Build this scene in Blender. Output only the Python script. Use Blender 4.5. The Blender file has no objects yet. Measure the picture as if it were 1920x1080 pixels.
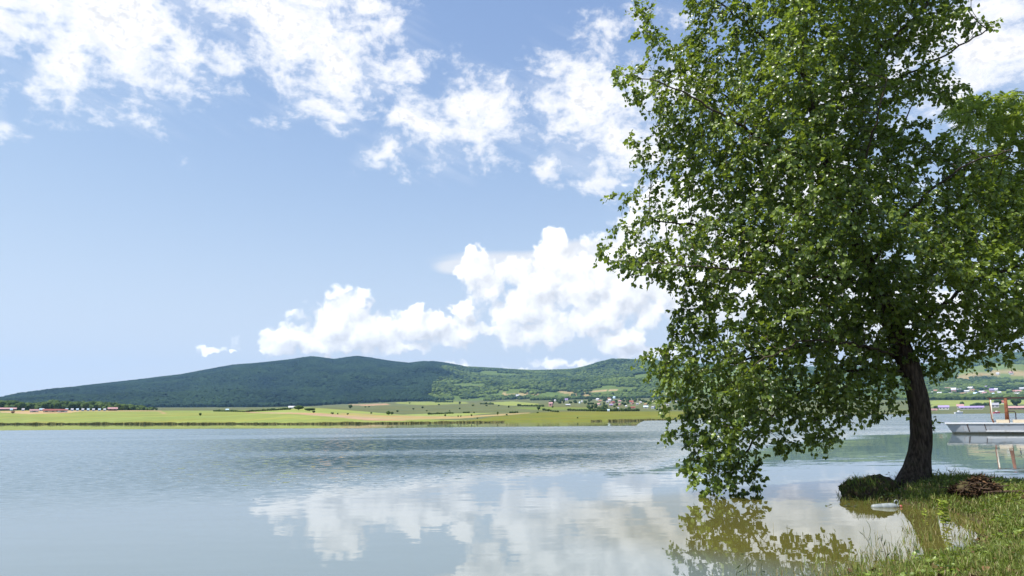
import bpy, math, random
import numpy as np
from mathutils import Matrix, Vector

random.seed(7)
rng = np.random.default_rng(11)
scene = bpy.context.scene
COL = scene.collection
PI = math.pi
R = math.radians

# ---------------------------------------------------------------- camera
EYE = 1.6
PITCH, ROLL = R(10.66), R(-0.533)
cam_data = bpy.data.cameras.new('camera')
cam_data.lens, cam_data.sensor_width = 24.0, 36.0
cam_data.clip_start, cam_data.clip_end = 0.1, 40000
cam = bpy.data.objects.new('camera', cam_data)
COL.objects.link(cam)
CAM_ROT = Matrix.Rotation(PI / 2 + PITCH, 3, 'X') @ Matrix.Rotation(ROLL, 3, 'Z')
cam.matrix_world = Matrix.Translation((0, 0, EYE)) @ CAM_ROT.to_4x4()
scene.camera = cam
CR = np.array(CAM_ROT)
FPX = 1280.0


def ray(px, py):
    """World direction of the photograph's pixel (1920 wide)."""
    px, py = np.asarray(px, float), np.asarray(py, float)
    v = np.stack([px - 960, 540 - py, np.full(np.broadcast(px, py).shape, -FPX)], -1)
    d = v @ CR.T
    return d / np.linalg.norm(d, axis=-1, keepdims=True)


def azel(px, py):
    d = ray(px, py)
    return np.arctan2(d[..., 0], d[..., 1]), np.arcsin(d[..., 2])


def on_z(px, py, z=0.0):
    d = ray(px, py)
    return np.array([0, 0, EYE]) + d * ((z - EYE) / d[..., 2:3] if d.ndim > 1 else (z - EYE) / d[2])


def on_y(px, py, y):
    d = ray(px, py)
    y = np.asarray(y, float)
    s = y / d[..., 1]
    return np.array([0, 0, EYE]) + d * (s[..., None] if d.ndim > 1 else s)


def to_px(p):
    q = (np.asarray(p) - np.array([0, 0, EYE])) @ CR
    return 960 + FPX * q[..., 0] / -q[..., 2], 540 - FPX * q[..., 1] / -q[..., 2]


# ---------------------------------------------------------------- nodes
class NT:
    """Small helper that writes node trees as expressions."""

    def __init__(self, tree):
        self.t = tree
        tree.nodes.clear()

    def new(self, kind, **kw):
        n = self.t.nodes.new(kind)
        for k, v in kw.items():
            setattr(n, k, v)
        return n

    def put(self, sock, v):
        if isinstance(v, bpy.types.NodeSocket):
            self.t.links.new(v, sock)
        elif v is not None:
            if hasattr(sock, 'default_value') and isinstance(v, (tuple, list)) and sock.type == 'RGBA' and len(v) == 3:
                v = (*v, 1)
            sock.default_value = v

    def m(self, op, a, b=None, c=None, clamp=False):
        n = self.new('ShaderNodeMath', operation=op, use_clamp=clamp)
        for i, v in enumerate((a, b, c)):
            if v is not None:
                self.put(n.inputs[i], v)
        return n.outputs[0]

    def v(self, op, a, b=None, scale=None):
        n = self.new('ShaderNodeVectorMath', operation=op)
        self.put(n.inputs[0], a)
        if b is not None:
            self.put(n.inputs[1], b)
        if scale is not None:
            self.put(n.inputs['Scale'], scale)
        return n.outputs['Value'] if op in ('DOT_PRODUCT', 'LENGTH', 'DISTANCE') else n.outputs[0]

    def xyz(self, x, y, z):
        n = self.new('ShaderNodeCombineXYZ')
        for i, v in enumerate((x, y, z)):
            self.put(n.inputs[i], v)
        return n.outputs[0]

    def sep(self, vec):
        n = self.new('ShaderNodeSeparateXYZ')
        self.put(n.inputs[0], vec)
        return n.outputs

    def noise(self, vec, scale, detail=2, rough=0.5, dist=0.0, color=False, dims='3D', w=None):
        n = self.new('ShaderNodeTexNoise', noise_dimensions=dims)
        self.put(n.inputs['Vector'], vec)
        if w is not None:
            self.put(n.inputs['W'], w)
        self.put(n.inputs['Scale'], scale)
        self.put(n.inputs['Detail'], detail)
        self.put(n.inputs['Roughness'], rough)
        self.put(n.inputs['Distortion'], dist)
        return n.outputs['Color'] if color else n.outputs[0]

    def smooth(self, x, lo, hi, a=0.0, b=1.0, kind='SMOOTHSTEP'):
        n = self.new('ShaderNodeMapRange', interpolation_type=kind)
        for i, v in enumerate((x, lo, hi, a, b)):
            self.put(n.inputs[i], v)
        return n.outputs[0]

    def mix(self, f, a, b, mode='MIX'):
        n = self.new('ShaderNodeMix', data_type='RGBA', blend_type=mode)
        self.put(n.inputs[0], f)
        self.put(n.inputs[6], a)
        self.put(n.inputs[7], b)
        return n.outputs[2]

    def ramp(self, x, stops):
        n = self.new('ShaderNodeValToRGB')
        self.put(n.inputs[0], x)
        e = n.color_ramp.elements
        while len(e) < len(stops):
            e.new(0.5)
        for el, (p, c) in zip(e, stops):
            el.position = p
            el.color = (*c, 1) if not isinstance(c, float) else (c, c, c, 1)
        return n.outputs[0]

    def attr(self, name, out='Fac'):
        n = self.new('ShaderNodeAttribute', attribute_name=name)
        return n.outputs[out]

    def bump(self, h, strength=0.5, distance=0.01):
        n = self.new('ShaderNodeBump')
        self.put(n.inputs['Height'], h)
        n.inputs['Strength'].default_value = strength
        n.inputs['Distance'].default_value = distance
        return n.outputs[0]

    def principled(self, color, rough=0.6, spec=0.5, metal=0.0, normal=None, ior=None):
        n = self.new('ShaderNodeBsdfPrincipled')
        self.put(n.inputs['Base Color'], color)
        self.put(n.inputs['Roughness'], rough)
        self.put(n.inputs['Specular IOR Level'], spec)
        self.put(n.inputs['Metallic'], metal)
        if normal is not None:
            self.put(n.inputs['Normal'], normal)
        if ior is not None:
            self.put(n.inputs['IOR'], ior)
        return n.outputs[0]

    def add_shader(self, f, a, b):
        n = self.new('ShaderNodeMixShader')
        self.put(n.inputs[0], f)
        self.put(n.inputs[1], a)
        self.put(n.inputs[2], b)
        return n.outputs[0]

    def out(self, sh, sock='Surface', kind='ShaderNodeOutputMaterial'):
        n = self.new(kind)
        self.put(n.inputs[sock], sh)

    def objpos(self):
        return self.new('ShaderNodeTexCoord').outputs['Object']

    def pos(self):
        return self.new('ShaderNodeNewGeometry').outputs['Position']


def material(name):
    m = bpy.data.materials.new(name)
    m.use_nodes = True
    return m, NT(m.node_tree)


# ---------------------------------------------------------------- sun and sky
SUN_EL, SUN_AZ = R(63), R(-114)          # azimuth measured from +Y (view) towards +X: sun high on the left, a little behind
sun_dir = Vector((math.sin(SUN_AZ) * math.cos(SUN_EL), math.cos(SUN_AZ) * math.cos(SUN_EL), math.sin(SUN_EL)))
sun_data = bpy.data.lights.new('sun', 'SUN')
sun_data.energy, sun_data.angle, sun_data.color = 4.6, R(0.53), (1.0, 0.955, 0.89)
sun = bpy.data.objects.new('sun', sun_data)
sun.rotation_euler = (-sun_dir).to_track_quat('-Z', 'Y').to_euler()
sun.location = (-20, -5, 30)
COL.objects.link(sun)

world = bpy.data.worlds.new('World')
scene.world = world
world.use_nodes = True
world.cycles.sampling_method = 'MANUAL'
world.cycles.sample_map_resolution = 512
W = NT(world.node_tree)
sky = W.new('ShaderNodeTexSky', sky_type='NISHITA')
sky.sun_disc = False
sky.sun_elevation = SUN_EL
sky.sun_rotation = SUN_AZ
sky.altitude = 300
sky.air_density, sky.dust_density, sky.ozone_density = 1.0, 0.3, 1.6

DEG = 180 / PI


def blob(x, y, rx, ry, amp=1.0):
    """Cloud mass: place and half sizes in pixels of the photograph -> degrees on the sky."""
    a, e = azel(x, y)
    return float(a * DEG), float(e * DEG), rx * 0.0448, ry * 0.0448, amp


SOFT = [blob(*b) for b in (
    (210, 30, 200, 120, 1.12), (125, 122, 74, 64, 1.0), (10, 5, 110, 46), (330, 80, 60, 80, .7), (2, 220, 34, 38, .6), (-60, 190, 60, 60, .6),
    (400, 105, 26, 20, .55), (330, 128, 30, 22, .6),
    (530, 20, 160, 105, 1.1), (640, 105, 138, 85, 1.08), (690, -10, 60, 50), (470, 70, 90, 70, .35), (760, 110, 50, 40, .45),
    (600, 205, 130, 70, .5), (650, 165, 110, 50, .6), (620, 250, 90, 28, .38),
    (880, 215, 125, 80, 1.0), (800, 250, 90, 60, .8), (715, 295, 62, 34, .75), (860, 150, 70, 32, .5), (960, 190, 80, 40, .5),
    (1100, 200, 105, 120, 1.0), (1160, 270, 110, 100, .9), (1030, 310, 110, 36, .5), (1230, 200, 120, 160, .8),
    (1880, 60, 190, 130, .9), (1760, 130, 160, 130, .7), (2010, 190, 150, 110, .8), (1550, 210, 170, 120, .5))]
PUFF = [blob(*b) for b in (
    (652, 582, 36, 46), (625, 612, 66, 46), (560, 635, 62, 26), (690, 625, 90, 40), (600, 645, 110, 20), (790, 612, 95, 33), (868, 585, 26, 26),
    (870, 622, 90, 26, .9), (760, 650, 70, 14, .7),
    (890, 503, 36, 38), (920, 545, 60, 40, .85), (985, 575, 100, 48, .95), (1045, 490, 44, 54), (1010, 530, 70, 50), (1100, 530, 110, 66),
    (1190, 470, 60, 60), (1180, 540, 130, 70), (1275, 420, 90, 105), (1340, 520, 160, 90), (1470, 560, 160, 70), (1650, 590, 180, 60, .9), (1830, 610, 160, 45, .8),
    (1000, 625, 100, 28, .8), (1110, 600, 120, 40, .8), (1165, 640, 42, 36, .95), (1055, 682, 85, 15, .8), (850, 688, 40, 16, .8), (975, 694, 26, 10, .9),
    (1230, 665, 80, 18, .7), (396, 656, 17, 9, .9), (433, 653, 9, 5, .6), (488, 658, 16, 7, .5),
    (1520, 340, 200, 110, .55), (50, 742, 50, 6, .5))]
VEIL = [blob(*b) for b in ((1010, 492, 240, 30, .9), (1120, 468, 130, 26, .9), (860, 500, 75, 21, .8), (1350, 470, 220, 60, .8))]

gen = W.new('ShaderNodeTexCoord').outputs['Generated']
gx, gy, gz = W.sep(gen)[:3]
az_s = W.m('MULTIPLY', W.m('ARCTAN2', gx, gy), DEG)
el_s = W.m('MULTIPLY', W.m('ARCSINE', gz), DEG)
P0 = W.xyz(az_s, el_s, 0.0)


def blob_field(N, p, blobs, k=0.25):
    acc = None
    for (a, e, rx, ry, amp) in blobs:
        n = N.new('ShaderNodeVectorMath', operation='MULTIPLY_ADD')      # (p - c) / r
        N.put(n.inputs[0], p)
        n.inputs[1].default_value = (1 / rx, 1 / ry, 0)
        n.inputs[2].default_value = (-a / rx, -e / ry, 0)
        d = N.v('LENGTH', n.outputs[0])
        f = N.m('SUBTRACT', amp, d)
        acc = f if acc is None else N.m('MAXIMUM', acc, f)
    return acc


# outside the picture the same kind of broken cloud goes on
far_side = W.m('MAXIMUM', W.smooth(W.m('ABSOLUTE', az_s), 44, 60), W.smooth(el_s, 37, 48))
gen_cov = W.noise(gen, 2.3, 2, 0.5)
out_field = W.smooth(gen_cov, 0.46, 0.66, -1.0, 0.75, 'LINEAR')

# soft broken cloud, high up
warp = W.v('SCALE', W.v('SUBTRACT', W.noise(P0, 0.22, 1, 0.5, color=True, dims='2D'), (0.5, 0.5, 0.5)), scale=4.0)
Pw = W.v('ADD', P0, warp)
Ps = W.v('MULTIPLY', W.v('ADD', P0, W.v('SCALE', warp, scale=0.25)), (0.80, 1.2, 1.0))
soft = blob_field(W, Pw, SOFT)
soft = W.m('ADD', soft, W.m('MULTIPLY', far_side, W.m('SUBTRACT', out_field, W.m('MAXIMUM', soft, -1.0))))
n1 = W.noise(Ps, 0.33, 7, 0.6, dims='2D')
n2 = W.noise(Ps, 1.5, 3, 0.6, dims='2D')
soft_d = W.m('ADD', W.m('MULTIPLY', W.m('MAXIMUM', soft, -1.5), 1.25), W.m('MULTIPLY_ADD', n1, 3.4, -1.72))
soft_d = W.m('ADD', soft_d, W.m('MULTIPLY_ADD', n2, 1.0, -0.5))
soft_a = W.smooth(soft_d, -0.28, 1.15)
streak = W.noise(W.v('MULTIPLY', W.xyz(W.m('MULTIPLY_ADD', el_s, 1.2, az_s), W.m('MULTIPLY_ADD', az_s, 0.35, el_s), 0.0), (0.14, 0.55, 1.0)), 1.0, 4, 0.62, dims='2D')
thin = W.m('MULTIPLY', W.smooth(W.m('ADD', soft, W.m('MULTIPLY_ADD', streak, 2.2, -1.0)), -0.3, 1.3), 0.26)
soft_a = W.m('MAXIMUM', soft_a, thin)

# heaped cumulus near the horizon: a group so that the same density is read twice, here and a step towards the sun
g = bpy.data.node_groups.new('cumulus_density', 'ShaderNodeTree')
g.interface.new_socket('P', in_out='INPUT', socket_type='NodeSocketVector')
g.interface.new_socket('D', in_out='OUTPUT', socket_type='NodeSocketFloat')
g.interface.new_socket('Form', in_out='OUTPUT', socket_type='NodeSocketFloat')
G = NT(g)
gi, go = G.new('NodeGroupInput'), G.new('NodeGroupOutput')
gp = gi.outputs[0]
wv = G.v('SCALE', G.v('SUBTRACT', G.noise(gp, 0.8, 2, 0.55, color=True, dims='2D'), (0.5, 0.5, 0.5)), scale=1.5)
gw = G.v('ADD', gp, wv)
base = blob_field(G, gw, PUFF)


def voronoi(vec, scale):
    n = G.new('ShaderNodeTexVoronoi', feature='F1', voronoi_dimensions='2D')
    G.put(n.inputs['Vector'], vec)
    n.inputs['Scale'].default_value = scale
    return n.outputs['Distance']


bil = G.m('ADD', G.m('MULTIPLY_ADD', voronoi(gw, 0.42), -0.8, 0.34), G.m('MULTIPLY_ADD', voronoi(gw, 1.25), -0.30, 0.13))
fb = G.m('MULTIPLY_ADD', G.noise(gw, 0.7, 6, 0.55, dims='2D'), 1.0, -0.48)
dens = G.m('ADD', G.m('ADD', G.m('MULTIPLY_ADD', base, 1.1, 0.10), bil), fb)
G.put(go.inputs[0], dens)
# the broad form only, for the light on it
form = G.m('ADD', G.m('MULTIPLY_ADD', base, 0.9, 0.1), G.m('MULTIPLY_ADD', voronoi(gw, 0.42), -0.7, 0.3))
form = G.m('ADD', form, G.m('MULTIPLY_ADD', G.noise(gw, 0.7, 2, 0.45, dims='2D'), 1.3, -0.65))
G.put(go.inputs[1], form)


def cumulus(p):
    n = W.new('ShaderNodeGroup', node_tree=g)
    W.put(n.inputs[0], p)
    return n.outputs


c0, f0 = cumulus(P0)[:2]
f1 = cumulus(W.v('ADD', P0, (-0.60, 0.85, 0.0)))[1]
puff_a = W.smooth(c0, -0.10, 0.46)
lit = W.smooth(W.m('MULTIPLY_ADD', c0, 0.12, W.m('SUBTRACT', f0, f1)), -0.75, 0.75, 0.0, 1.0, 'LINEAR')
puff_a = W.m('MULTIPLY', puff_a, W.m('MULTIPLY_ADD', lit, 0.10, 0.90))
veil = blob_field(W, W.v('ADD', P0, W.v('SCALE', warp, scale=0.12)), VEIL)
veil_a = W.m('MULTIPLY', W.smooth(veil, -0.05, 0.40), 0.9)

# cloud radiance, before the view exposure
soft_c = W.mix(W.m('MULTIPLY', W.smooth(n2, 0.36, 0.68), W.smooth(soft_d, 0.2, 1.6)), (0.76, 0.75, 0.745), (0.555, 0.56, 0.58))
puff_c = W.mix(lit, (0.520, 0.520, 0.530), (0.92, 0.91, 0.90))

SKY_STRENGTH = 0.15
c = W.v('SCALE', sky.outputs[0], scale=SKY_STRENGTH)
# thin high haze evens out the glare of the low sky: each channel levels off instead of climbing on
lev = []
for ch, top in zip(W.sep(W.v('MULTIPLY', c, (1.05, 1.0, 1.10)))[:3], (0.46, 0.53, 0.62)):
    q = W.m('POWER', W.m('ADD', W.m('POWER', W.m('DIVIDE', ch, top), 2.5), 1.0), -0.4)
    lev.append(W.m('MULTIPLY', ch, q))
c = W.xyz(*lev)
low = W.m('POWER', 2.718, W.m('MULTIPLY', W.m('MAXIMUM', el_s, 0.0), -0.115))
c = W.mix(W.m('MULTIPLY', low, 0.85), c, (0.56, 0.60, 0.66))
c = W.mix(soft_a, c, soft_c)
c = W.mix(veil_a, c, (0.575, 0.585, 0.605))
c = W.mix(W.m('MULTIPLY', puff_a, 0.97), c, puff_c)
bg = W.new('ShaderNodeBackground')
# the sky texture is scaled by its own strength above; clouds are given as final radiance
W.put(bg.inputs[0], c)
bg.inputs[1].default_value = 1.0
W.out(bg.outputs[0], 'Surface', 'ShaderNodeOutputWorld')

# ---------------------------------------------------------------- view
vs = scene.view_settings
vs.view_transform, vs.look, vs.gamma, vs.use_curve_mapping = 'Standard', 'None', 1.0, False
vs.exposure = 0.68
scene.render.engine = 'CYCLES'
cy = scene.cycles
cy.max_bounces, cy.diffuse_bounces, cy.glossy_bounces, cy.transmission_bounces, cy.volume_bounces = 8, 3, 4, 6, 0
cy.sample_clamp_indirect = 8.0

# ---------------------------------------------------------------- mesh helpers
def link(name, mesh, mats=None, parent=None, **props):
    o = bpy.data.objects.new(name, mesh)
    for mt in (mats if isinstance(mats, (list, tuple)) else [mats] if mats else []):
        if mt.name not in [x.name for x in mesh.materials if x]:
            mesh.materials.append(mt)
    COL.objects.link(o)
    if parent is not None:
        o.parent = parent
    for k, v in props.items():
        o[k] = v
    return o


def empty(name, loc, rotz=0.0, **props):
    o = bpy.data.objects.new(name, None)
    o.location, o.rotation_euler = loc, (0, 0, rotz)
    COL.objects.link(o)
    for k, v in props.items():
        o[k] = v
    return o


def np_mesh(name, verts, faces, smooth=False, attrs=None):
    """faces: list of (n,k) index arrays."""
    me = bpy.data.meshes.new(name)
    verts = np.asarray(verts, np.float32)
    me.vertices.add(len(verts))
    me.vertices.foreach_set('co', verts.ravel())
    faces = [np.asarray(f, np.int32) for f in (faces if isinstance(faces, list) else [faces]) if len(f)]
    loops = np.concatenate([f.ravel() for f in faces])
    tot = np.concatenate([np.full(len(f), f.shape[1], np.int32) for f in faces])
    start = np.concatenate([[0], np.cumsum(tot)[:-1]]).astype(np.int32)
    me.loops.add(len(loops))
    me.loops.foreach_set('vertex_index', loops)
    me.polygons.add(len(tot))
    me.polygons.foreach_set('loop_start', start)
    me.polygons.foreach_set('loop_total', tot)
    me.polygons.foreach_set('use_smooth', np.full(len(tot), smooth, bool))
    for k, a in (attrs or {}).items():
        a = np.asarray(a, np.float32)
        if a.ndim == 1:
            me.attributes.new(k, 'FLOAT', 'POINT').data.foreach_set('value', a)
        else:
            if a.shape[1] == 3:
                a = np.concatenate([a, np.ones((len(a), 1), np.float32)], 1)
            me.attributes.new(k, 'FLOAT_COLOR', 'POINT').data.foreach_set('color', a.ravel())
    me.update(calc_edges=True)
    me.validate()
    return me


class MB:
    """Collects boxes, tubes and free polygons into one mesh."""

    def __init__(self):
        self.v, self.f, self.n = [], [], 0

    def add(self, v, f):
        self.v += [tuple(p) for p in v]
        self.f += [tuple(i + self.n for i in q) for q in f]
        self.n += len(v)

    def box(self, c, s, rot=None):
        pts = [Vector((x * s[0] / 2, y * s[1] / 2, z * s[2] / 2)) for z in (-1, 1) for x, y in ((-1, -1), (1, -1), (1, 1), (-1, 1))]
        if rot is not None:
            pts = [rot @ p for p in pts]
        self.add([p + Vector(c) for p in pts], [(3, 2, 1, 0), (4, 5, 6, 7), (0, 1, 5, 4), (1, 2, 6, 5), (2, 3, 7, 6), (3, 0, 4, 7)])

    def tube(self, path, radii, n=8, cap=True, squash=1.0):
        path = [Vector(p) for p in path]
        if not hasattr(radii, '__len__'):
            radii = [radii] * len(path)
        b = self.n
        up = Vector((0, 0, 1))
        for i, p in enumerate(path):
            d = (path[min(i + 1, len(path) - 1)] - path[max(i - 1, 0)]).normalized()
            ref = up if abs(d.z) < 0.95 else Vector((0, 1, 0))
            s = d.cross(ref).normalized()
            t = s.cross(d)
            for k in range(n):
                a = 2 * PI * k / n
                self.v.append(tuple(p + (s * math.cos(a) + t * math.sin(a) * squash) * radii[i]))
        self.n = len(self.v)
        for i in range(len(path) - 1):
            for k in range(n):
                self.f.append((b + i * n + k, b + i * n + (k + 1) % n, b + (i + 1) * n + (k + 1) % n, b + (i + 1) * n + k))
        if cap:
            self.f.append(tuple(b + k for k in reversed(range(n))))
            self.f.append(tuple(b + (len(path) - 1) * n + k for k in range(n)))

    def mesh(self, name, smooth=False):
        me = bpy.data.meshes.new(name)
        me.from_pydata(self.v, [], self.f)
        me.polygons.foreach_set('use_smooth', [smooth] * len(me.polygons))
        me.update()
        return me


def copy_tree(o, parent=None):
    c = o.copy()
    COL.objects.link(c)
    if parent is not None:
        c.parent = parent
    for ch in list(o.children):
        copy_tree(ch, c)
    return c


# smooth value noise for the CPU side
class VNoise:
    def __init__(self, seed):
        self.g = np.random.default_rng(seed).random((64, 64))

    def __call__(self, x, y):
        xi, yi = np.floor(x).astype(int), np.floor(y).astype(int)
        fx, fy = x - xi, y - yi
        fx, fy = fx * fx * (3 - 2 * fx), fy * fy * (3 - 2 * fy)
        g = self.g
        a, b = g[xi % 64, yi % 64], g[(xi + 1) % 64, yi % 64]
        c_, d = g[xi % 64, (yi + 1) % 64], g[(xi + 1) % 64, (yi + 1) % 64]
        return (a * (1 - fx) + b * fx) * (1 - fy) + (c_ * (1 - fx) + d * fx) * fy

    def fbm(self, x, y, o=4):
        s, a, t = 0, 1.0, 0
        for i in range(o):
            s = s + a * self(x * 2 ** i + 17.3 * i, y * 2 ** i + 9.1 * i)
            t += a
            a *= 0.5
        return s / t


VN = VNoise(3)


def sstep(x, a, b):
    t = np.clip((x - a) / (b - a), 0, 1)
    return t * t * (3 - 2 * t)


# ---------------------------------------------------------------- far land: shore, fields, foot hills, ridge
def line(pts):
    p = np.array(pts, float)
    return lambda x: np.interp(x, p[:, 0], p[:, 1])


shore_d = line([(-600, 700), (-200, 520), (0, 430), (300, 280), (600, 195), (935, 198), (1200, 208), (1262, 222), (1330, 360), (1450, 720), (1600, 900), (1920, 960), (2600, 900)])
field_d = line([(-600, 1100), (0, 900), (430, 800), (540, 640), (700, 560), (930, 480), (1240, 470), (1330, 620), (1450, 1000), (1600, 1200), (1920, 1300), (2600, 1300)])
field_y = line([(-600, 776), (0, 769), (300, 769.5), (430, 770.5), (480, 768), (540, 765.5), (600, 766.5), (640, 769), (700, 774), (780, 779), (850, 778.5), (930, 776), (1000, 773.5), (1060, 772.5), (1240, 772),
                (1450, 770), (1600, 769), (1920, 765), (2600, 758)])
foot_y = line([(-600, 774), (0, 763), (300, 764), (500, 763), (560, 762), (640, 759), (740, 754), (850, 753), (1000, 750), (1100, 748), (1250, 745), (1500, 744), (1750, 743), (1920, 742), (2600, 735)])
ridge_y = line([(-900, 778), (-300, 772), (0, 752), (30, 745), (70, 739.5), (100, 735), (150, 727), (200, 721.5), (250, 716), (290, 711), (330, 706.5), (380, 697), (430, 688), (470, 685), (500, 682), (540, 677.5), (562, 674), (580, 672),
                (600, 674), (622, 677), (645, 673.5), (665, 671), (690, 674), (730, 680.5), (765, 684), (790, 681), (812, 681), (835, 684), (870, 690), (930, 693), (1000, 697), (1080, 695), (1118, 688), (1150, 681), (1195, 680.5),
                (1230, 684), (1320, 688), (1500, 690), (1700, 689), (1760, 684), (1800, 675), (1860, 668), (1920, 664), (2100, 655), (2600, 668)])
foot_d = line([(-600, 2400), (600, 2300), (1000, 2300), (1300, 2500), (1900, 2700), (2600, 2700)])
ridge_d = line([(-600, 4300), (600, 4300), (1000, 4600), (1300, 5600), (1900, 6000), (2600, 6000)])
R_MAX = 7300.0

# columns of constant azimuth, indexed by the pixel where they cross the far shore
HX = np.linspace(-700, 2700, 1361)
AZX = azel(HX, 790 - 0.0093 * HX)[0]


def az_to_x(a):
    return np.interp(a, AZX, HX)


def z_at(px, py, r):
    return EYE + r * np.tan(azel(px, py)[1])


_sd, _fd, _td, _rd = shore_d(HX) * (1 + 0.10 * (VN.fbm(HX / 34, HX * 0 + 5, 3) - 0.5)), field_d(HX), foot_d(HX), ridge_d(HX)
_sz = np.full(len(HX), 0.15)
_fz, _tz, _rz = z_at(HX, field_y(HX), _fd), z_at(HX, foot_y(HX), _td), z_at(HX, ridge_y(HX), _rd)


def land_z(a, r):
    """Height of the far land at azimuth a (radians) and distance r."""
    ip = lambda arr: np.interp(a, AZX, arr)
    sd, fd, td, rd = ip(_sd), ip(_fd), ip(_td), ip(_rd)
    sz, fz, tz, rz = ip(_sz), ip(_fz), ip(_tz), ip(_rz)
    x, y = r * np.sin(a), r * np.cos(a)
    z = np.where(r < sd, sz - 3.0 * np.clip((sd - r) / 30.0, 0, 1), 0)
    t1 = np.clip((r - sd) / (fd - sd), 0, 1)
    t1 = t1 ** 0.9
    t2 = np.clip((r - fd) / (td - fd), 0, 1)
    t3 = np.clip((r - td) / (rd - td), 0, 1)
    t4 = np.clip((r - rd) / 1500.0, 0, 1)
    # the ground climbs in the same sight-line order as the photograph's fields, so slopes are blended per stretch
    dip = np.where(np.abs(a) < 9, 1.0, 0) * 0
    zz = np.where(r < fd, sz + (fz - sz) * t1, np.where(r < td, fz + (tz - fz) * (t2 ** 1.05), tz + (rz - tz) * (1 - (1 - t3) ** 1.35)))
    spur = (VN.fbm(x / 700 + 31, y / 700 + 7, 4) - 0.5 - 0.12 * t3) * 330 * np.sin(PI * t3) ** 0.8 * (1.05 - t3) * (r < rd) * np.clip((rz - 40) / 330, 0.03, 1)
    roll = (VN.fbm(x / 260 + 3, y / 260, 3) - 0.5) * 5 * np.sin(PI * t2)
    zz = zz + spur + roll - dip
    zz = np.where(r > rd, zz * (1 - 0.75 * t4 * t4 * (3 - 2 * t4)), zz)
    return np.where(r < sd, z, zz)


R_FINE = np.concatenate([np.linspace(150, 1000, 500), np.linspace(1003, 6200, 1600)])


def on_land(px, py):
    """Where the sight line of a photo pixel meets the far land."""
    a, e = azel(px, py)
    a, e = float(a), float(e)
    z = land_z(np.full(len(R_FINE), a), R_FINE)
    hit = np.nonzero((z >= EYE + R_FINE * math.tan(e)) & (R_FINE > np.interp(a, AZX, _sd)))[0]
    r = R_FINE[hit[0]] if len(hit) else float(np.interp(a, AZX, _rd))
    return Vector((r * math.sin(a), r * math.cos(a), float(land_z(np.array([a]), np.array([r]))[0]))), r


# patches of crops, soil and meadow: polygons in photo pixels, laid on the land they fall on
def in_poly(x, y, poly):
    p = np.array(poly, float)
    inside = np.zeros(x.shape, bool)
    j = len(p) - 1
    for i in range(len(p)):
        c1 = ((p[i, 1] > y) != (p[j, 1] > y)) & (x < (p[j, 0] - p[i, 0]) * (y - p[i, 1]) / (p[j, 1] - p[i, 1] + 1e-9) + p[i, 0])
        inside ^= c1
        j = i
    return inside


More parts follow.
